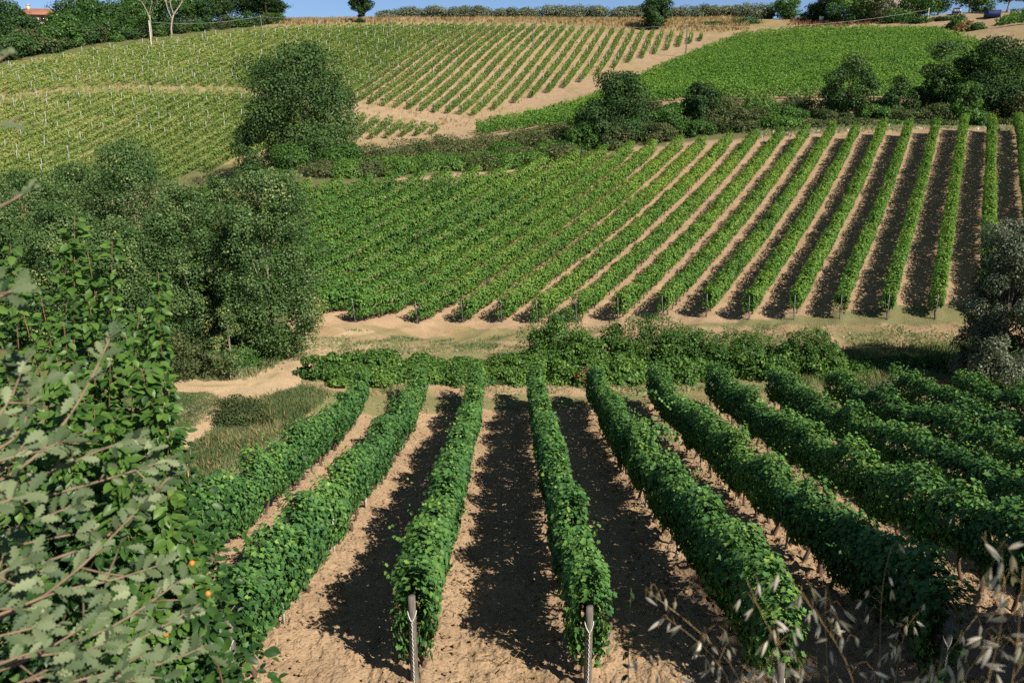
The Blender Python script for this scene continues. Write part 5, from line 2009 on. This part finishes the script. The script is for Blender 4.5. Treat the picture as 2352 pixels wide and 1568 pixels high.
def oak_boughs():
    rng = np.random.default_rng(96)
    c = (-2.6, 1.5, hs(-2.6, 1.5))
    root = empty("young_oak", c, "young oak with grey green lobed leaves reaching in from the lower left", "tree")
    mb = MB()
    mb.tube(np.array([(c[0], c[1], c[2] - .2), (c[0] + .05, c[1], c[2] + .8), (c[0] + .1, c[1] + .05, c[2] + 1.7), (c[0] + .1, c[1], c[2] + 2.4)]), [.09, .075, .055, .03], 9)
    mb.build("trunk", M_BARK, root, smooth=True)
    B = [
        ([(-60, 1130), (60, 1080), (159, 961), (205, 883), (259, 762)], 2.0),
        ([(-40, 1150), (116, 1088), (235, 1026), (324, 1004)], 1.95),
        ([(100, 1140), (224, 1107), (310, 1080), (393, 1052)], 2.1),
        ([(250, 1240), (310, 1177), (394, 1090)], 2.2),
        ([(60, 1400), (186, 1304), (260, 1230), (337, 1149)], 2.0),
        ([(-20, 1420), (100, 1371), (138, 1347), (229, 1344), (286, 1323), (370, 1296)], 1.95),
        ([(40, 1530), (162, 1460), (221, 1420), (260, 1375)], 1.9),
        ([(220, 1460), (329, 1401), (378, 1355), (420, 1328)], 2.05),
        ([(180, 1530), (308, 1474), (405, 1425), (460, 1385)], 2.0),
        ([(20, 1580), (162, 1566), (270, 1548), (330, 1500)], 1.75),
        ([(200, 1560), (313, 1536), (400, 1523), (470, 1482)], 1.95),
        ([(-40, 1340), (19, 1309), (78, 1271)], 1.8),
        ([(-40, 1370), (27, 1336), (116, 1301)], 1.9),
        ([(-60, 170), (0, 140), (24, 122)], 1.5),
        ([(-60, 500), (0, 479), (54, 449), (75, 430)], 1.5),
        ([(-60, 310), (0, 286), (50, 270)], 1.5),
        ([(-60, 1010), (0, 960), (40, 900), (52, 830)], 1.8),
        ([(-30, 1050), (50, 1010), (75, 940), (58, 880)], 1.85),
        ([(-40, 1240), (60, 1200), (130, 1180), (190, 1150)], 1.9),
        ([(-40, 1470), (40, 1450), (120, 1430)], 1.7),
        ([(-60, 1560), (30, 1500), (100, 1490)], 1.5),
        ([(-40, 1290), (50, 1240), (140, 1235), (220, 1215)], 2.0),
        ([(-60, 1090), (10, 1040), (80, 1050), (150, 1010)], 1.75),
        ([(80, 1500), (200, 1500), (260, 1470)], 1.85),
        ([(-60, 1610), (20, 1580), (110, 1540), (180, 1500)], 1.6),
        ([(-50, 1400), (10, 1390), (60, 1400)], 1.7),
        ([(-60, 700), (0, 690), (40, 660)], 1.6),
        ([(100, 1600), (230, 1570), (330, 1560)], 1.7),
        ([(-40, 1180), (20, 1140), (70, 1130)], 1.65),
    ]
    for j, (path, d) in enumerate(B):
        P = np.array([pt(u, v, d + .05 * i) for i, (u, v) in enumerate(path)])
        s = np.array([c[0] + .08, c[1], max(P[0][2] - .35, c[2] + .4)])
        P = np.vstack([s, P])
        seg = np.concatenate([[0], np.cumsum(np.linalg.norm(np.diff(P, axis=0), axis=1))])
        t = np.linspace(0, seg[-1], 36)
        Q = np.stack([np.interp(t, seg, P[:, i]) for i in range(3)], 1)
        for _ in range(2):
            Q[1:-1] = (Q[:-2] + 2 * Q[1:-1] + Q[2:]) / 4
        mb = MB()
        mb.tube(Q, np.linspace(.011, .0022, 36), 6)
        L = Leaves()
        f0 = max(.0, 1 - seg[-1] ** -1 * .0) if False else 0
        vis = seg[1] / seg[-1]
        length = seg[-1] - seg[1]
        nl = int(10 + length * 56) if d > 1.55 else 7
        ff = vis + (1 - vis) * rng.uniform(0, 1, nl) ** .75
        ff[:6] = rng.uniform(.965, 1, 6)
        base = np.stack([np.interp(ff * seg[-1], t, Q[:, i]) for i in range(3)], 1)
        tan = np.stack([np.interp(ff * seg[-1], t, np.gradient(Q[:, i])) for i in range(3)], 1)
        tan /= np.linalg.norm(tan, axis=1)[:, None]
        # some leaves sit on short side twigs
        o = rng.normal(size=(nl, 3))
        o -= tan * (o * tan).sum(1)[:, None]
        o /= np.linalg.norm(o, axis=1)[:, None]
        tw = np.where(rng.uniform(size=nl) < .45, rng.uniform(.03, .14, nl), .004) * (ff < .95)
        tipdir = tan * .75 + o * .8
        PP = base + (o * .8 + tan * .5) * tw[:, None]
        for q in range(0, nl, 3):
            if tw[q] > .03:
                mb.tube(np.array([base[q], (base[q] + PP[q]) / 2 + rng.normal(size=3) * .004, PP[q]]), [.003, .0025, .0015], 4)
        N = np.array([.25, -.55, .75]) + rng.normal(size=(nl, 3)) * .42
        L.add(PP, N, tipdir, rng.uniform(.03, .054, nl) * (1 if d > 1.55 else .62), np.clip(.5 + rng.normal(size=nl) * .22, 0, 1))
        br = mb.build("branch", M_TWIG, root, smooth=True)
        fo = L.build("foliage", M_OAK, root, T_OAK, 1.0)
        fo.parent = br


oak_boughs()


# roadside growth behind and to the right of the camera: it shades the lower right corner
pix = hs(16.6, -.2)
tree("roadside_tree", "leafy roadside tree behind the viewer, shading the lower right rows", (16.6, -.2, pix), 6.2 - pix, 6.4, M_GREEN, 16000, .2, 5000, zb=.3, env='round', nl=60, lr=.16, tint=.4, trunk_r=.16)
pix = hs(3.9, -.8)
tree("roadside_bush", "leafy roadside bush beside the viewer, shading the oats", (3.9, -.8, pix), 2.3 - pix, 2.7, M_GREEN, 9000, .09, 5001, cat="bush", zb=.0, env='round', nl=50, lr=.17, tint=.4, trunk_r=.03, frac=.5)


def straw():
    rng = np.random.default_rng(77)
    n = 5200
    x, y = rng.uniform(-6, 9, n), 9.6 + 5 * rng.uniform(size=n) ** 1.6
    keep = fbm(x * .9, y * .9, 44) > .47
    x, y = x[keep], y[keep]
    n = len(x)
    L = Leaves()
    a = rng.uniform(0, 6.28, n)
    L.add(np.stack([x, y, h(x, y) + .035], 1), np.array([0, 0, 1.0]) + rng.normal(size=(n, 3)) * .25, np.stack([np.cos(a), np.sin(a) * .6, rng.normal(size=n) * .12], 1), rng.uniform(.08, .26, n), np.clip(.45 + rng.normal(size=n) * .22, 0, 1))
    tag(L.build("straw_litter", M_DRY, None, T_BLADE, .55), "scattered straw and dead stalks on the soil at the near row ends", "straw", kind="stuff")


straw()
